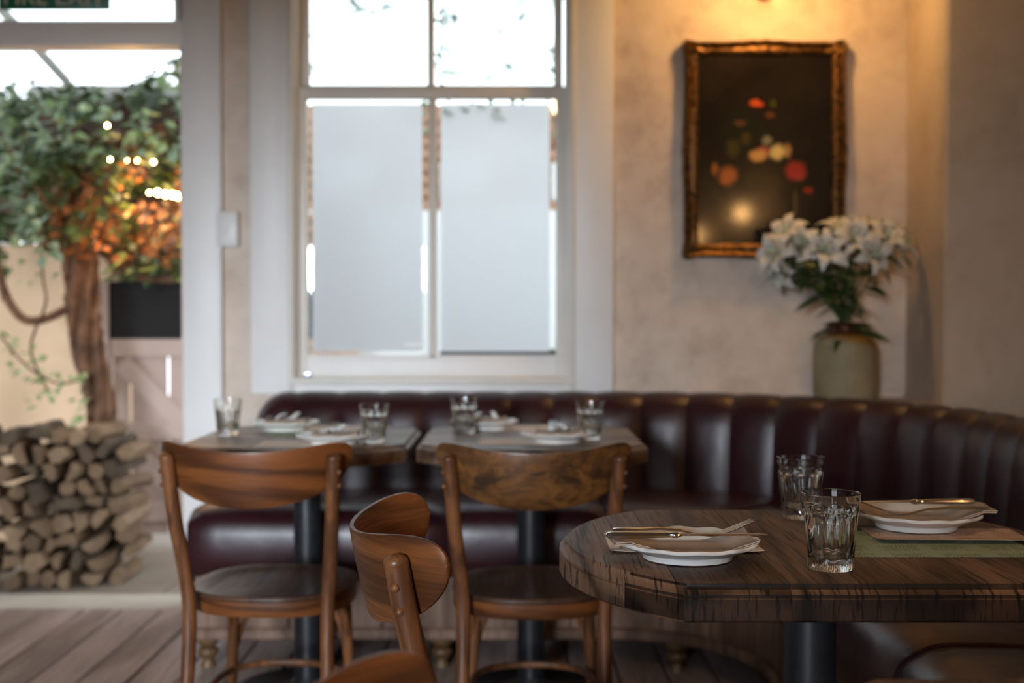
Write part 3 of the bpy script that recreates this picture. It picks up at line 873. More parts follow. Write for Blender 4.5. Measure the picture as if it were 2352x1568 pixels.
# napkins
rim1 = TZ + .0016
nap_near = make_napkin(.205, .098, -.012, -.003, .0018, 2, seed=1, lift=lambda x, y: (.010 * max(0, (x - .045) / .06) * max(0, y / .05) if x > .045 and y > 0 else 0))
o = link_bm('napkin', nap_near, M['napkin'], loc=(.2525, 1.748, rim1)); o.rotation_euler = (0, 0, radians(5)); setp(o, 'folded taupe napkin under knife and fork on the sharp front plate', 'napkin', 'folded napkins')
nap_r = make_napkin(.205, .098, .012, .003, .0018, 2, seed=5, lift=lambda x, y: (.003 * max(0, (x - .03) / .08) if x > .03 else 0))
o = link_bm('napkin', nap_r, M['napkin'], loc=(.660, 1.985, TZ + .004)); o.rotation_euler = (0, 0, radians(-6)); setp(o, 'folded taupe napkin on the plate at right of the front table', 'napkin', 'folded napkins')
nf = None
for (x, y, z, lab) in ((-.690, 3.70, TZ + .001, 'folded beige napkin on the back plate of the left far table'), (-.482, 3.30, TZ + .0016, 'folded beige napkin on the plate behind the left chair back'),
                    (-.083, 3.74, TZ + .001, 'folded beige napkin on the back plate of the right far table'), (.126, 3.35, TZ + .0016, 'folded beige napkin on the front plate of the right far table')):
    if nf is None: nf = o = link_bm('napkin', make_napkin(.125, .085, .0, 0, .0045, 3, .006, 9), M['napkin'])
    else: o = nf.copy(); COL.objects.link(o)
    o.location = (x, y, z); o.rotation_euler = (0, 0, random.uniform(-.1, .1)); setp(o, lab, 'napkin', 'folded napkins')
# cutlery
CZ = TZ + .0016 + .0345
make_cutlery('knife', 'steel table knife across the sharp front plate', (.132, 1.712, CZ + .0035), radians(.6))
make_cutlery('fork', 'steel fork with tines resting on the napkin of the front plate', (.147, 1.772, CZ + .0015), radians(4))
make_cutlery('knife', 'steel knife across the plate at right of the front table', (.757, 1.990, CZ + .0085), pi + radians(2))
make_cutlery('fork', 'steel fork on the plate at right of the front table', (.765, 1.950, CZ + .0045), pi + radians(-1))
for (x, y, z, w) in ((-.690, 3.70, TZ + .001, 'back plate of the left far table'), (-.482, 3.30, TZ + .0016, 'plate behind the left chair back'), (-.083, 3.74, TZ + .001, 'back plate of the right far table'), (.126, 3.35, TZ + .0016, 'front plate of the right far table')):
    back = y > 3.5
    make_cutlery('knife', 'steel knife on the ' + w, (x + .022, y + (.105 if back else -.105), z + .041), (-pi / 2 if back else pi / 2) + .06)
    make_cutlery('fork', 'steel fork on the ' + w, (x - .020, y + (.105 if back else -.105), z + .040), (-pi / 2 if back else pi / 2) - .05)
# paper
def sheet(name, label, cat, x0, x1, y0, y1, z, mat, rz=0, curl=None, group=None):
    bm = B(); nx, ny = 16, 10; cx, cy = (x0 + x1) / 2, (y0 + y1) / 2
    T_, Bt = [], []
    for i in range(nx + 1):
        a, b = [], []
        for j in range(ny + 1):
            x = x0 + (x1 - x0) * i / nx - cx; y = y0 + (y1 - y0) * j / ny - cy
            zz = curl(i / nx, j / ny) if curl else 0
            a.append(bm.verts.new((x, y, zz + .0004))); b.append(bm.verts.new((x, y, zz)))
        T_.append(a); Bt.append(b)
    for i in range(nx):
        for j in range(ny):
            bm.faces.new((T_[i][j], T_[i + 1][j], T_[i + 1][j + 1], T_[i][j + 1])); bm.faces.new((Bt[i][j + 1], Bt[i + 1][j + 1], Bt[i + 1][j], Bt[i][j]))
        for j in (0, ny):
            bm.faces.new((T_[i][j], Bt[i][j], Bt[i + 1][j], T_[i + 1][j]))
    for j in range(ny):
        for i in (0, nx): bm.faces.new((T_[i][j], Bt[i][j], Bt[i][j + 1], T_[i][j + 1]))
    o = link_bm(name, bm, M[mat], loc=(cx, cy, z)); o.rotation_euler = (0, 0, rz)
    return setp(o, label, cat, group)
GP = 'small menu cards under plates'
c1 = sheet('menu_card', 'small blush menu card under the sharp front plate', 'menu', .146, .372, 1.782, 1.925, TZ + .0006, 'card', radians(-1), lambda u, v: .0035 * max(0, 1 - v * 3) * (abs(2 * u - 1) ** 3), GP)
me = text_mesh('D I N N E R', .0075, .0001)
o = link_me('printed_line', me, D.materials.new('printing_ink'), c1, False); o.rotation_euler = (0, 0, pi / 2 + pi); o.location = (-.098, -.035, .0022)
o.data.materials[0].use_nodes = True; o.data.materials[0].node_tree.nodes['Principled BSDF'].inputs[0].default_value = (.05, .04, .03, 1)
sheet('menu_sheet', 'large sage green printed menu on the front table', 'menu', .482, .775, 1.752, 1.962, TZ + .0003, 'green', 0, None, 'sage green menus')
sheet('menu_card', 'peach printed menu card under the right plate of the front table', 'menu', .566, .806, 1.842, 1.985, TZ + .0012, 'card_text', radians(-2), lambda u, v: .0075 * max(0, 1 - v * 2.2) ** 1.5, GP)
sheet('menu_sheet', 'sage green menu on the left far table', 'menu', -.715, -.42, 3.50, 3.80, TZ + .0003, 'green', 0, None, 'sage green menus')
sheet('menu_card', 'pale menu card at the front left of the left far table', 'menu', -.685, -.455, 3.215, 3.375, TZ + .0007, 'card', 0, None, GP)
sheet('menu_card', 'pale menu card under the back plate of the left far table', 'menu', -.655, -.44, 3.66, 3.82, TZ + .0007, 'card', radians(4), None, GP)
sheet('menu_card', 'pale menu card under the front plate of the right far table', 'menu', -.088, .13, 3.275, 3.43, TZ + .0007, 'card', 0, None, GP)
sheet('menu_card', 'pale menu card under the back plate of the right far table', 'menu', -.06, .15, 3.67, 3.83, TZ + .0005, 'card', 0, None, GP)

# ================================================================== painting and its lamp
pc = empty('framed_painting', (.928, WY, 1.706), label='dark floral still-life painting in a tarnished gilt frame on plaster wall', cat='painting')
PW, PH = .590 / 2, .790 / 2
fw = .048
link_bm('canvas', box(B(), -PW + fw * .6, PW - fw * .6, -.030, -.006, -PH + fw * .6, PH - fw * .6), M['canvas'], pc, False).location = (0, 0, 0)
pf = [(0, -.004), (.0, -.034), (.004, -.046), (.012, -.052), (.020, -.046), (.026, -.038), (.034, -.042), (.042, -.040), (.050, -.032), (.052, -.028), (.052, -.004)]
def frame_side(horizontal, sgn):
    bm = B(); rs = []; n = 40
    hl = PW if horizontal else PH; hd = PH if horizontal else PW
    for k in range(n + 1):
        t = -1 + 2 * k / n
        wave = .006 * math.exp(-((t) / .28) ** 2) + .006 * math.exp(-((abs(t) - 1) / .10) ** 2) + .0015 * cos(34 * t) * (abs(t) > .75 or abs(t) < .25)
        ring = []
        for (ins, y) in pf:
            al = t * (hl - ins); ac = sgn * (hd - ins + (wave if ins < .03 else 0))
            yy = y - (wave * .8 if -.06 < y < -.03 else 0)
            ring.append((al, yy, ac) if horizontal else (ac, yy, al))
        rs.append(ring)
    rings(bm, rs); return bm
for hz in (True, False):
    for s in (-1, 1): link_bm('frame_rail', frame_side(hz, s), M['gilt'], pc)
for sx in (-1, 1):
    for sz in (-1, 1):
        bm = B()
        for k in range(9):
            a = k / 9 * 2 * pi; rr = .017 if k else 0
            sphere(bm, (sx * (PW - .026) + rr * cos(a), -.044, sz * (PH - .026) + rr * sin(a)), .011, 1)
        link_bm('corner_ornament', bm, M['gilt'], pc)
def make_lamp(label, loc, nrm, r=.05):
    e = empty('wall_lamp', loc, math.atan2(nrm[1], nrm[0]), label=label, cat='lamp', group='brass wall lamps')
    bm = B(); lathe(bm, [(.001, 0), (.045, 0), (.05, .006), (.045, .014), (.02, .018), (.012, .02)], 24)
    bmesh.ops.rotate(bm, verts=bm.verts, matrix=Matrix.Rotation(pi / 2, 3, 'Y')); link_bm('backplate', bm, M['brass'], e)
    return e
lm = make_lamp('brass wall lamp above the painting, mostly out of the frame', (.93, WY, 2.305), (0, -1))
link_bm('arm', tube(B(), catmull([(.015, 0, 0), (.10, 0, -.02), (.24, 0, .0), (.35, 0, .10)], 5), .007, 8), M['brass'], lm)
bm = B(); lathe(bm, [(.02, .15), (.10, .125), (.102, .120), (.020, .144)], 28, cx=.35)
link_bm('shade_cap', bm, M['brass'], lm)
bm = B(); rs = []
for k in range(17):
    a = radians(-78 + 156 * k / 16)
    rs.append([(.35 + rr * cos(a), rr * sin(a), z) for rr, z in ((.098, -.13), (.098, .17), (.101, .17), (.101, -.13))])
rings(bm, rs); link_bm('shade', bm, M['brass'], lm)
pd = empty('fill_pendant', (.35, .55, 2.62), label='unseen brass pendant added for warm fill, above the tables out of the frame', cat='lamp')  # unseen fixture added around the warm fill light
bm = B(); lathe(bm, [(.012, .06), (.06, .05), (.11, .0), (.112, -.004), (.062, .044), (.012, .052)], 32); link_bm('shade', bm, M['brass'], pd)
link_bm('cord', tube(B(), [(0, 0, .055), (0, 0, .33)], .004, 8), M['black'], pd)
for (yy, zz, lab) in ((.32, 1.82, 'brass globe lamp on the right wall beside the camera'), (-1.75, 1.80, 'brass globe lamp on the right wall behind the camera')):
    l2 = make_lamp(lab, (1.80, yy, zz - .07), (-1, 0))
    link_bm('arm', tube(B(), catmull([(.015, 0, 0), (.10, 0, -.02), (.16, 0, -.01), (.17, 0, .022)], 5), .007, 8), M['brass'], l2)
    link_bm('globe', sphere(B(), (.17, 0, .07), .048, 3), M['globe'], l2)

# ================================================================== lilies in a stoneware jar
VX, VY, VZ = 1.187, 4.345, .7955
jr = empty('stoneware_jar', (VX, VY, VZ), label='stoneware jar with amber shoulder holding lilies on corner shelf', cat='vase')
bm = B(); lathe(bm, [(.02, .0), (.100, .0), (.107, .006), (.111, .03), (.112, .10), (.112, .17), (.109, .195), (.098, .218), (.078, .232), (.066, .236), (.062, .232), (.060, .20), (.02, .19)], 48)
link_bm('body', bm, M['jar'], jr)
bm = B(); lathe(bm, [(.066, .234), (.060, .243), (.058, .262), (.066, .268), (.068, .274), (.062, .278), (.052, .276), (.050, .24), (.060, .228)], 40); link_bm('neck', bm, M['jar_neck'], jr)
def petal_bm(L, Wd, curl):
    bm = B(); n = 9; m = 5; G = []
    for i in range(n + 1):
        t = i / n; ang = -.2 + curl * t
        row = []
        w = Wd * sin(pi * min(1, (t * .94 + .06))) ** .75
        # centre line: opens outward and curls back at the tip
        x = L * (t - .10 * t ** 4 * curl); z = L * (.34 * sin(t * 2.0) - .42 * curl * t ** 3)
        for j in range(m):
            s = (j / (m - 1) - .5) * 2
            row.append(Vector((x, s * w, z + .16 * w * s * s + .0016 * sin(t * 14 + s * 3))))
        G.append(row)
    top = [[bm.verts.new(p) for p in r] for r in G]; bot = [[bm.verts.new(p - Vector((0, 0, .0012))) for p in r] for r in G]
    for i in range(n):
        for j in range(m - 1):
            bm.faces.new((top[i][j], top[i + 1][j], top[i + 1][j + 1], top[i][j + 1])); bm.faces.new((bot[i][j + 1], bot[i + 1][j + 1], bot[i + 1][j], bot[i][j]))
        bm.faces.new((top[i][0], bot[i][0], bot[i + 1][0], top[i + 1][0])); bm.faces.new((top[i + 1][m - 1], bot[i + 1][m - 1], bot[i][m - 1], top[i][m - 1]))
    bm.faces.new([top[0][j] for j in range(m)] + [bot[0][j] for j in range(m - 1, -1, -1)]); bm.faces.new([top[n][j] for j in range(m - 1, -1, -1)] + [bot[n][j] for j in range(m)])
    return bm
def mesh_of(bm, name, mat):
    bmesh.ops.recalc_face_normals(bm, faces=bm.faces); me = D.meshes.new(name); bm.to_mesh(me); bm.free(); me.materials.append(mat); me.shade_smooth(); return me
ME_P1 = mesh_of(petal_bm(.108, .027, 1.0), 'petal', M['petal']); ME_P2 = mesh_of(petal_bm(.110, .021, .9), 'petal', M['petal'])
bm = B(); tube(bm, [(0, 0, 0), (.002, 0, .04), (.004, 0, .072)], [.0022, .0020, .0026], 6); sphere(bm, (.004, 0, .074), .004, 1); ME_PI = mesh_of(bm, 'pistil', M['pistil'])
bm = B(); an = B()
for k in range(6):
    a = k * pi / 3 + .4; p = [(0, 0, 0), (.012 * cos(a), .012 * sin(a), .03), (.027 * cos(a), .027 * sin(a), .058)]
    tube(bm, p, .0009, 5)
    q = Vector(p[-1]); d_ = Vector((-sin(a), cos(a), .2)) * .007
    tube(an, [q - d_, q, q + d_], [.0012, .0024, .0012], 6)
ME_FI = mesh_of(bm, 'filaments', M['pistil']); ME_AN = mesh_of(an, 'anthers', M['anther'])
def leaf_bm(L, Wd, droop=.3, n=6):
    bm = B(); rows = []
    for i in range(n + 1):
        t = i / n; w = Wd * sin(pi * (t * .96 + .02)) ** .8
        x = L * t; z = -droop * L * t * t
        rows.append([bm.verts.new((x, -w, z + w * .25)), bm.verts.new((x, 0, z)), bm.verts.new((x, w, z + w * .25))])
    for i in range(n):
        for j in range(2): bm.faces.new((rows[i][j], rows[i + 1][j], rows[i + 1][j + 1], rows[i][j + 1]))
    return bm
ME_LL = mesh_of(leaf_bm(.125, .0135, .45), 'leaf', M['lily_green'])
# bloom centre (x, z) from the photograph's layout, height above shelf; y spreads front to back; facing direction
blooms = [(1782, 585, 4.22, (-.75, -.6, .15)), (1805, 535, 4.30, (-.5, -.5, .6)), (1893, 575, 4.17, (-.15, -1, .35)), (1960, 548, 4.24, (.12, -.9, .5)), (1925, 530, 4.34, (-.1, -.3, 1)),
          (2035, 545, 4.26, (.25, -.8, .55)), (2075, 560, 4.33, (.7, -.5, .3)), (1840, 560, 4.30, (-.4, -.9, .4)), (2000, 585, 4.20, (.3, -.9, .1)), (1990, 520, 4.36, (.1, -.2, 1)), (1800, 620, 4.26, (-.8, -.5, -.3))]
wh = ['lily facing left at the left edge of the bouquet', 'lily at the upper left of the bouquet', 'large open lily facing forward left of the bouquet centre', 'open lily with green pistil near the bouquet centre', 'lily opening upward at the top of the bouquet',
      'lily with brown anthers at the upper right of the bouquet', 'rightmost lily of the bouquet, near the wall', 'lily between the leftmost bloom and the large open one', 'low lily at the centre right above the dark leaves', 'lily at the back of the bouquet top, against the plaster', 'lowest lily drooping at the left of the bouquet']
for i, (bx, by, yy, nd) in enumerate(blooms):
    cx, cz = px_(bx, yy), pz(by, yy)
    lily = empty('lily', (VX, VY, VZ + .27), label='white ' + wh[i], cat='flower', group='white lilies in the jar')
    org = Vector((VX, VY, VZ + .27)); c = Vector((cx, yy, cz)) - org; nrm = Vector(nd).normalized()
    base = c - nrm * .03
    a_s = 2 * pi * i / len(blooms)
    inn = Vector((.025 * cos(a_s), .025 * sin(a_s), -.03))
    st = catmull([inn + Vector((0, 0, -.05)), inn, Vector((base.x * .35, base.y * .35, base.z * .45)), Vector((base.x * .8, base.y * .8, base.z * .82)), base], 5)
    link_bm('stem', tube(B(), st, .0035, 6), M['lily_green'], lily)
    R = nrm.to_track_quat('Z', 'X').to_matrix().to_4x4()
    tw = random.uniform(0, 1)
    for k in range(6):
        o = D.objects.new('petal', ME_P1 if k % 2 else ME_P2); COL.objects.link(o); o.parent = lily
        s_ = random.uniform(.88, 1.06)
        o.matrix_local = Matrix.Translation(base) @ R @ Matrix.Rotation(k * pi / 3 + tw, 4, 'Z') @ Matrix.Rotation(random.uniform(-.7, -.35), 4, 'Y') @ Matrix.Scale(s_, 4)
    for nm, me in (('pistil', ME_PI), ('filaments', ME_FI), ('anthers', ME_AN)):
        o = D.objects.new(nm, me); COL.objects.link(o); o.parent = lily; o.matrix_local = Matrix.Translation(base) @ R
    for k in range(13):
        f = 5 + int((len(st) - 7) * (k / 13) ** .8); p = st[f]
        az = k * 2.4 + i * 1.3
        el = random.uniform(-.5, .25)
        o = D.objects.new('leaf', ME_LL); COL.objects.link(o); o.parent = lily
        o.matrix_local = Matrix.Translation(p) @ Matrix.Rotation(az, 4, 'Z') @ Matrix.Rotation(el, 4, 'Y') @ Matrix.Rotation(random.uniform(-.6, .6), 4, 'X') @ Matrix.Scale(random.uniform(.7, 1.15), 4)
# ================================================================== garden seen through the doorway
# rendered garden wall, gate, board panel, fence and pergola
bm = B(); box(bm, -5, -1.93, 6.02, 6.2, -.03, 1.45); o = struct('garden_wall', bm, M['render']); 
fn = empty('garden_fence', (0, 6.0, 0), label='dark weathered board fence behind the climbing vine', cat='fence')
for k in range(16):
    x0 = -4.2 + k * .19
    link_bm('fence_board', box(B(), x0 - .004, x0 + .194, -.014 if k % 2 else .004, .002 if k % 2 else .020, 1.26 if x0 > -2.1 else 1.46, 2.16, .002, 1), M['darkwood'], fn, False)
link_bm('fence_cap', box(B(), -2.35, -1.2, -.05, .04, 2.16, 2.22, .006), M['pergola'], fn, False)
gt = empty('garden_gate', (-1.92, 5.86, 0), label='blush painted plank gate with diagonal braces beyond the doorway', cat='gate')
xx = 0.0
for wd in (.078, .187, .187, .187, .187):
    link_bm('gate_plank', box(B(), xx + (.011 if .05 < xx < .1 else .005), xx + wd - .005, 0, .022, .045, .985, .003, 1), M['gate'], gt, False); xx += wd
GW = xx
for (za, zb) in ((.90, .985), (.50, .585), (.11, .20)): link_bm('gate_rail', box(B(), 0, GW, -.026, -.001, za, zb, .003, 1), M['gate'], gt, False)
def brace(x0, z0, x1, z1, w=.085):
    bm = B(); d_ = Vector((x1 - x0, 0, z1 - z0)); n_ = Vector((-d_.z, 0, d_.x)).normalized() * w / 2
    rs = []
    for p in (Vector((x0, 0, z0)), Vector((x1, 0, z1))):
        rs.append([p + n_ + Vector((0, -.025, 0)), p - n_ + Vector((0, -.025, 0)), p - n_ + Vector((0, -.001, 0)), p + n_ + Vector((0, -.001, 0))])
    rings(bm, rs); return bm
link_bm('gate_brace', brace(.05, .87, .38, .54), M['gate'], gt, False)
link_bm('gate_brace', brace(.42, .14, .05, .50), M['gate'], gt, False)
link_bm('board_panel', box(B(), 0, 1.0, 0, .03, .983, 1.262, .003, 1), M['chalk'], None, False, loc=(-1.93, 5.84, 0), label='black rectangular board above the garden gate', cat='board')
link_bm('gate_post', box(B(), -1.99, -1.93, 5.83, 5.90, 0, 1.26, .004, 1), M['gate'], None, False, label='pale timber post at the left side of the garden gate', cat='post')
link_bm('gate_post', box(B(), -1.11, -1.05, 5.83, 5.90, 0, 1.26, .004, 1), M['gate'], None, False, label='timber post at the hidden right side of the garden gate', cat='post')
pg = empty('pergola', (0, 0, 0), label='pale pergola with slender rafters over the garden', cat='pergola')
def beam(p, q, w, name='rafter'):
    link_bm(name, tube(B(), [p, q], w, 4), M['pergola'], pg, False)
beam((-2.14, 5.9, 2.22), (-2.75, 4.9, 3.1), .03)
for xb in (-3.2, -1.0, .2, 1.4): beam((xb, 4.75, 2.95), (xb, 7.2, 2.8), .03)
beam((-4, 6.6, 2.83), (2.5, 6.6, 2.83), .035, 'purlin')
# lane wall, brick pier and planter seen in the clear borders of the window
lw = empty('lane_wall', (0, 7.6, 0), label='white rendered lane wall with brick courses beyond the sash window', cat='wall')
link_bm('render_face', box(B(), -1.4, 3.2, 0, .2, .0, 1.75), M['lane'], lw, False)
link_bm('upper_face', box(B(), -1.4, 3.2, .1, .3, 1.75, 2.42), M['brick'], lw, False)
for xa in (-1.15, -.45, .25):
    link_bm('shutter', box(B(), xa, xa + .30, .04, .1, 1.82, 2.05, .004), M['lane'], lw, False)
ME_BR = mesh_of(box(B(), -.105, .105, -.012, .09, -.033, .033, .004, 1), 'brick', M['brick'])
for r in range(22):
    for c in range(2):
        o = D.objects.new('brick', ME_BR); COL.objects.link(o); o.parent = lw; o.location = (-1.28 + c * .222 + (.1 if r % 2 else 0), -.02, .06 + r * .078)
for r in range(8):
    for c in range(20):
        o = D.objects.new('brick', ME_BR); COL.objects.link(o); o.parent = lw; o.location = (-1.28 + c * .222 + (.1 if r % 2 else 0), .08, 1.79 + r * .078)
bench = empty('planter_box', (-.30, 5.05, 0), label='black planter trough under the sash window outside', cat='planter')
link_bm('trough', box(B(), 0, .50, 0, .25, .70, .955, .01), M['black'], bench); link_bm('soil', box(B(), .02, .48, .02, .23, .90, .948), M['bark'], bench, False)
for xl in (.03, .44): link_bm('leg', box(B(), xl, xl + .03, .10, .13, -.03, .71), M['black'], bench, False)

# ------------------------------------------------------------------ climbing vine
def ivy_leaf_bm(w=1.0):
    # five-point leaf with a fold, 10 triangles
    bm = B(); o = [(0, 0, 0), (-.42, .30, .06), (-.50, .02, .10), (-.24, -.18, .04), (0, -.12, 0), (.24, -.18, .04), (.50, .02, .10), (.42, .30, .06), (.20, .62, .03), (0, 1.0, -.12), (-.20, .62, .03)]
    v = [bm.verts.new((x * .5 * w, y, z)) for x, y, z in o]
    c = bm.verts.new((0, .34, -.05))
    seq = [1, 2, 3, 4, 5, 6, 7, 8, 9, 10]
    for i in range(len(seq)): bm.faces.new((v[seq[i]], v[seq[(i + 1) % len(seq)]], c))
    bmesh.ops.delete(bm, geom=[v[0]], context='VERTS')
    return bm
def oval_leaf_bm():
    bm = B(); n = 6; rows = []
    for i in range(n + 1):
        t = i / n; w = .26 * sin(pi * (t * .97 + .015)) ** .7
        rows.append([bm.verts.new((-w, t, w * .3 - .12 * t * t)), bm.verts.new((0, t, -.12 * t * t)), bm.verts.new((w, t, w * .3 - .12 * t * t))])
    for i in range(n):
        for j in range(2): bm.faces.new((rows[i][j], rows[i][j + 1], rows[i + 1][j + 1], rows[i + 1][j]))
    return bm
ME_IV = mesh_of(ivy_leaf_bm(1.3), 'leaf', M['ivy_bright']); ME_OV = mesh_of(oval_leaf_bm(), 'leaf', M['ivy_light'])
def rndrot(): return Matrix.Rotation(random.uniform(0, 6.28), 4, 'Z') @ Matrix.Rotation(random.uniform(.5, 2.6), 4, 'X') @ Matrix.Rotation(random.uniform(-.6, .6), 4, 'Y')
def put_leaf(me, p, size, par, name='leaf'):
    o = D.objects.new(name, me); COL.objects.link(o); o.parent = par
    # face roughly outward (towards the room) and upward
    R = Matrix.Rotation(random.uniform(-.9, .9), 4, 'Z') @ Matrix.Rotation(random.uniform(-.1, 1.2) + pi, 4, 'X') @ Matrix.Rotation(random.uniform(-.7, .7), 4, 'Z')
    o.matrix_local = Matrix.Translation(p) @ R @ Matrix.Scale(size, 4)
    return o
def leaf_mass(name, pts, size, mat, par, **k):
    """many small leaves joined into one stuff part"""
    vs = []; fs = []
    base = [Vector(p) for p in ((0, 0, 0), (-.42, .3, .05), (0, .95, -.1), (.42, .3, .05))]
    for p in pts:
        R = (Matrix.Rotation(random.uniform(-1.2, 1.2), 3, 'Z') @ Matrix.Rotation(random.uniform(-.3, 1.4) + pi, 3, 'X') @ Matrix.Rotation(random.uniform(-1, 1), 3, 'Z'))
        s = size * random.uniform(.6, 1.25); b = len(vs)
        for q in base: vs.append(Vector(p) + R @ (q * s))
        fs += [(b, b + 1, b + 2), (b, b + 2, b + 3)]
    me = D.meshes.new(name); me.from_pydata(vs, [], fs); me.update()
    o = link_me(name, me, mat, par, False); o['kind'] = 'stuff'; return o
vine = empty('climbing_vine', (0, 0, 0), label='leafy climbing vine with thick reddish twisted trunk above the garden gate', cat='vine')
def P(px, py, d): return Vector((px_(px, d), d, pz(py, d)))
tr = [(235, 965, 5.35), (222, 880, 5.36), (200, 780, 5.38), (192, 700, 5.40), (185, 620, 5.42), (178, 540, 5.45), (190, 460, 5.5), (215, 380, 5.55)]
main = catmull([Vector((-1.84, 5.36, -.02)), Vector((-1.83, 5.36, .3))] + [P(*t) for t in tr], 5)
n = len(main)
link_bm('trunk', tube(B(), main, [.040 + .014 * min(1, i / (n * .6)) for i in range(n)], 12), M['bark'], vine)
for k in range(12):
    a0 = k * .9; pts = []
    for i, p in enumerate(main):
        r = (.042 + .022 * min(1, i / (n * .6))) * random.uniform(.85, 1.12)
        pts.append(p + Vector((r * cos(a0 + i * .10), r * sin(a0 + i * .10), 0)))
    link_bm('twisted_stem', tube(B(), pts, [random.uniform(.011, .02)] * n, 7), M['bark'], vine)
for pth, r in (([(0, 640, 5.3), (25, 700, 5.3), (60, 735, 5.32), (110, 730, 5.35), (170, 700, 5.38)], .020), ([(-40, 520, 5.3), (-10, 600, 5.3), (15, 690, 5.3)], .020),
               ([(170, 560, 5.42), (110, 470, 5.4), (60, 380, 5.4), (0, 300, 5.4)], .018), ([(215, 400, 5.5), (290, 330, 5.55), (380, 290, 5.6), (450, 280, 5.6)], .018),
               ([(210, 560, 5.42), (260, 600, 5.5), (330, 640, 5.6), (440, 640, 5.65)], .016), ([(95, 560, 5.25), (100, 640, 5.25), (105, 700, 5.3), (70, 800, 5.3), (110, 900, 5.3)], .006),
               ([(0, 770, 5.2), (60, 840, 5.2), (130, 880, 5.2), (190, 870, 5.25)], .005)):
    pp = catmull([P(*t) for t in pth], 5); link_bm('branch', tube(B(), pp, r, 8), M['bark'], vine)
# leaf positions: random in patches given by (px range, py range, depth range, count)
def patch(x0, x1, y0, y1, d0, d1, n_, f=None):
    out = []
    while len(out) < n_:
        px, py = random.uniform(x0, x1), random.uniform(y0, y1)
        if f and not f(px, py): continue
        out.append(P(px, py, random.uniform(d0, d1)))
    return out
def edge_top(px, py):
    top = 205 - 40 * noise.noise(Vector((px * .02, 3, 0))) if px < 300 else 205 - (px - 300) * .75
    return py > top + 20 * noise.noise(Vector((px * .05, 1, 0)))
# dense inner foliage as stuff
def clump(px, py): return edge_top(px, py) and noise.noise(Vector((px * .012, py * .012, 4))) > -.18
leaf_mass('foliage', patch(-150, 470, 130, 430, 5.35, 5.85, 2600, clump), .055, M['ivy'], vine)
leaf_mass('foliage', patch(-150, 470, 400, 640, 5.45, 5.85, 900, lambda x, y: noise.noise(Vector((x * .014, y * .014, 9))) > 0.0 and not (20 < x < 260 and y > 520)), .05, M['ivy'], vine)
leaf_mass('russet_foliage', patch(60, 470, 300, 620, 5.4, 5.8, 1500, lambda x, y: noise.noise(Vector((x * .01, y * .01, 2))) > -.1 and not (x < 250 and y > 560)), .050, M['ivy_russet'], vine)
leaf_mass('foliage', patch(-150, 230, 380, 575, 5.35, 5.8, 900, lambda x, y: noise.noise(Vector((x * .012, y * .012, 6))) > -.15), .05, M['ivy'], vine)
leaf_mass('foliage', [Vector((random.uniform(-3.2, -1.25), random.uniform(4.8, 6.3), random.uniform(2.72, 2.95))) for _ in range(2600)], .075, M['ivy'], vine)  # overhead leaf canopy out of view, added to shade the garden
leaf_mass('foliage', patch(40, 300, 330, 545, 5.12, 5.35, 420, lambda x, y: noise.noise(Vector((x * .015, y * .015, 8))) > -.2), .05, M['ivy'], vine)
leaf_mass('russet_foliage', patch(120, 430, 380, 590, 5.12, 5.35, 360, lambda x, y: noise.noise(Vector((x * .015, y * .015, 3))) > -.1), .045, M['ivy_russet'], vine)
# single leaves, the ones that show largest
pl_ = patch(-30, 440, 150, 350, 5.15, 5.45, 120, edge_top) + patch(250, 450, 300, 640, 5.25, 5.5, 45) + patch(-20, 110, 300, 560, 5.1, 5.4, 35)
for p in pl_: put_leaf(ME_IV if random.random() < .6 else ME_OV, p, random.uniform(.05, .085), vine)
for (cx, cy, n_) in ((60, 830, 18), (95, 900, 14), (160, 880, 12), (180, 940, 6), (20, 800, 8), (90, 620, 8)):
    for p in patch(cx - 45, cx + 45, cy - 40, cy + 40, 5.15, 5.3, n_): put_leaf(ME_IV, p, random.uniform(.03, .05), vine)
# a nearer leafy shoot hanging at the left of the doorway
sh = empty('hanging_shoot', (0, 0, 0), label='pale green leafy shoot hanging at the left of the doorway', cat='plant')
for j, pth in enumerate(([(-60, 180, 4.95), (-20, 270, 4.95), (20, 340, 4.95), (50, 420, 4.95), (75, 500, 4.95), (115, 570, 4.95)], [(10, 180, 5.0), (70, 210, 5.0), (105, 270, 5.0), (125, 330, 5.0)])):
    pp = catmull([P(*t) for t in pth], 6); link_bm('stem', tube(B(), pp, .005, 6), M['bark'], sh)
    for i, p in enumerate(pp):
        for s in (-1, 1):
            for _ in range(1 if j else (2 if i % 2 else 1)):
                put_leaf(ME_OV, p + Vector((s * random.uniform(.01, .05), random.uniform(-.03, .03), random.uniform(-.03, .02))), random.uniform(.055, .085), sh)
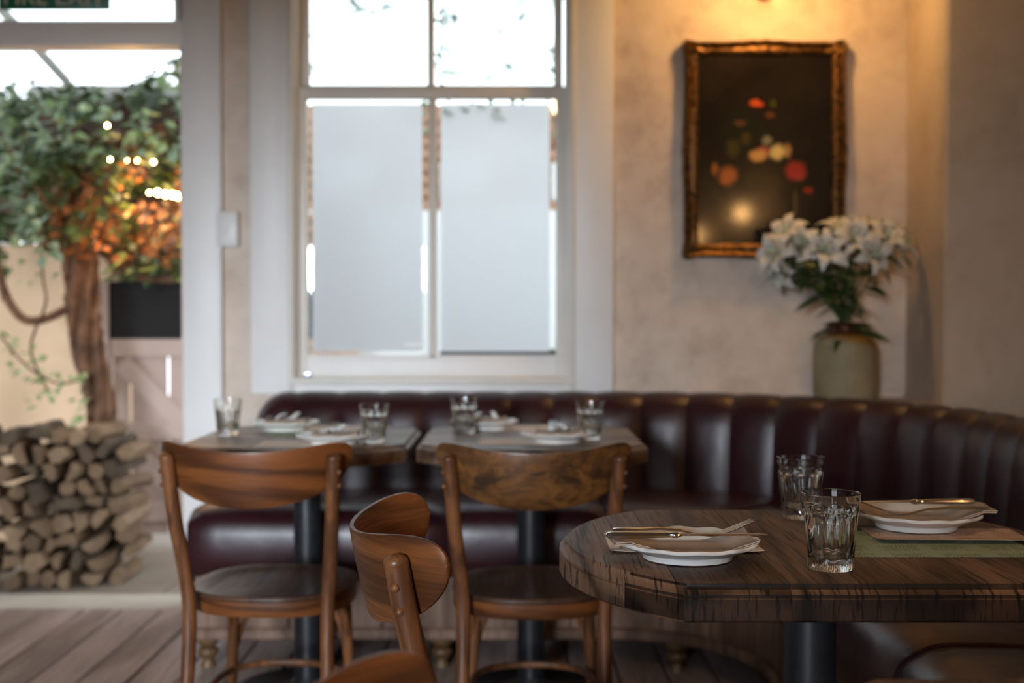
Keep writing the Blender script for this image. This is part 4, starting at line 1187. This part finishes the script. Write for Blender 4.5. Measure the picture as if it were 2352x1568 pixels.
# ivy around the sash window outside
iv = empty('window_ivy', (0, 0, 0), label='ivy trailing outside the sash window glass', cat='vine')
ivp = patch(1003, 1030, 20, 200, 4.70, 4.74, 22) + patch(1000, 1270, 205, 250, 4.72, 4.8, 40) + patch(700, 720, 60, 200, 4.74, 4.8, 7) + patch(968, 985, 215, 300, 4.72, 4.78, 8) + patch(1262, 1280, 60, 330, 4.74, 4.8, 14) \
    + patch(800, 920, -10, 30, 4.80, 4.88, 10) + patch(1180, 1230, -20, 45, 4.72, 4.76, 8) + [P(1140, 60, 4.69), P(1150, 75, 4.69), P(1168, 150, 4.69), P(1165, 165, 4.69), P(1120, 180, 4.70)]
for p in ivp: put_leaf(ME_IV, p, random.uniform(.030, .048), iv)
for (a, b, sz) in ((815, 8, .07), (835, 25, .08), (868, 30, .07), (890, 18, .075), (1205, 10, .06), (1200, 35, .07), (1190, 50, .05), (1137, 58, .045), (1148, 74, .05), (1166, 152, .05), (1115, 182, .05), (1030, 170, .07), (1020, 150, .06), (1045, 40, .05)):
    put_leaf(ME_IV, P(a, b, 4.655), sz * 1.0, iv)
for (a, b) in ((1035, 262), (1110, 245), (1140, 255), (1135, 270), (1065, 250)):
    put_leaf(ME_IV, P(a, b, 4.60), .06, iv)
link_bm('stem', tube(B(), catmull([P(1012, -60, 4.75), P(1016, 60, 4.75), P(1010, 190, 4.76), P(1100, 225, 4.8), P(1270, 228, 4.8)], 6), .004, 6), M['bark'], iv)
link_bm('stem', tube(B(), catmull([P(1290, -60, 4.8), P(1272, 100, 4.8), P(1275, 240, 4.8), P(1270, 340, 4.8)], 6), .003, 6), M['bark'], iv)

# festoon bulbs glowing in the vine
sl = empty('string_lights', (0, 0, 0), label='warm glowing string lights tangled in the vine', cat='lights')
bp = [(255, 367), (293, 368), (318, 370), (355, 373), (345, 443), (364, 443), (382, 447), (398, 448), (410, 451), (250, 290)]
for (a, b) in bp:
    p = P(a, b, 5.28); r = .0075 if a < 360 or b < 400 else .013
    link_bm('bulb', sphere(B(), p, r, 2), M['bulb'], sl)
link_bm('wire', tube(B(), catmull([P(230, 280, 5.3), P(252, 365, 5.3), P(320, 368, 5.3), P(360, 372, 5.3), P(345, 440, 5.3), P(430, 452, 5.3)], 5), .002, 5), M['black'], sl)
point('festoon_glow', P(330, 430, 5.22), 9, (1, .5, .16), .05)
point('festoon_glow', P(230, 560, 5.1), 3, (1, .5, .18), .05)

# ------------------------------------------------------------------ firewood
def log_mesh(kind, seed):
    rnd = random.Random(seed); bm = B(); L = rnd.uniform(.28, .36)
    if kind == 0: ang = [0, 40, 80, 130, 215]        # wedge
    elif kind == 1: ang = [10, 60, 120, 180, 240, 300]
    else: ang = [0, 50, 100, 150, 195, 330]
    sec = [(cos(radians(a)) * rnd.uniform(.8, 1.1), sin(radians(a)) * rnd.uniform(.7, 1.05)) for a in ang]
    rs = []
    for k, y in enumerate((-.5, -.47, -.15, .2, .47, .5)):
        s = .93 if k in (0, 5) else 1; ox = rnd.uniform(-.08, .08); oz = rnd.uniform(-.08, .08)
        rs.append([((x * s + ox) * .046, y * L, (z * s + oz) * .042) for x, z in sec])
    rings(bm, rs); bmesh.ops.recalc_face_normals(bm, faces=bm.faces)
    me = D.meshes.new('firewood_log'); bm.to_mesh(me); bm.free()
    me.materials.append([M['log'], M['log_dark'], M['log_pale'], M['log']][seed % 4]); return me
LOGS = [log_mesh(s % 3, s) for s in range(12)]
ORD = ['first', 'second', 'third', 'fourth', 'fifth', 'sixth', 'seventh', 'eighth', 'ninth']
GE = 'split firewood showing its cut ends at the right of the pile'; GL = 'split firewood laid lengthwise at the left of the pile'
for r in range(9):
    for c in range(6):
        x = -2.02 + c * .075 + (.035 if r % 2 else 0) + random.uniform(-.012, .012); z = .024 + r * .073 + random.uniform(-.010, .010)
        if r > 7 and c > 4: continue
        o = D.objects.new('firewood_log', random.choice(LOGS)); COL.objects.link(o)
        o.location = (x, 5.02 + random.uniform(-.05, .05) + .035 * c, z); o.rotation_euler = (random.uniform(-.06, .06), random.uniform(0, 6.28), random.uniform(-.12, .12)); s_ = random.uniform(.85, 1.1); o.scale = (s_, 1, s_)
        setp(o, 'cut firewood end, %s row from ground, %s of right-hand woodpile' % (ORD[r], ['leftmost', 'second from left', 'third from left', 'fourth from left', 'fifth from left', 'rightmost'][c]), 'firewood', GE)
for r in range(8):
    for c in range(2):
        for q in range(2):
            x = -2.24 - c * .33; z = .026 + r * .082
            o = D.objects.new('firewood_log', random.choice(LOGS)); COL.objects.link(o)
            o.location = (x + random.uniform(-.03, .03), 4.93 + q * .085 + random.uniform(-.02, .02), z + random.uniform(-.006, .006)); o.rotation_euler = (random.uniform(-.3, .3), random.uniform(-.05, .05), pi / 2 + random.uniform(-.08, .08)); s_ = random.uniform(1.0, 1.25); o.scale = (s_, 1, s_)
            setp(o, 'lengthwise log %s, %s row up, %s of left woodpile' % (['in front', 'behind'][q], ORD[r], ['right part', 'left part'][c]), 'firewood', GL)
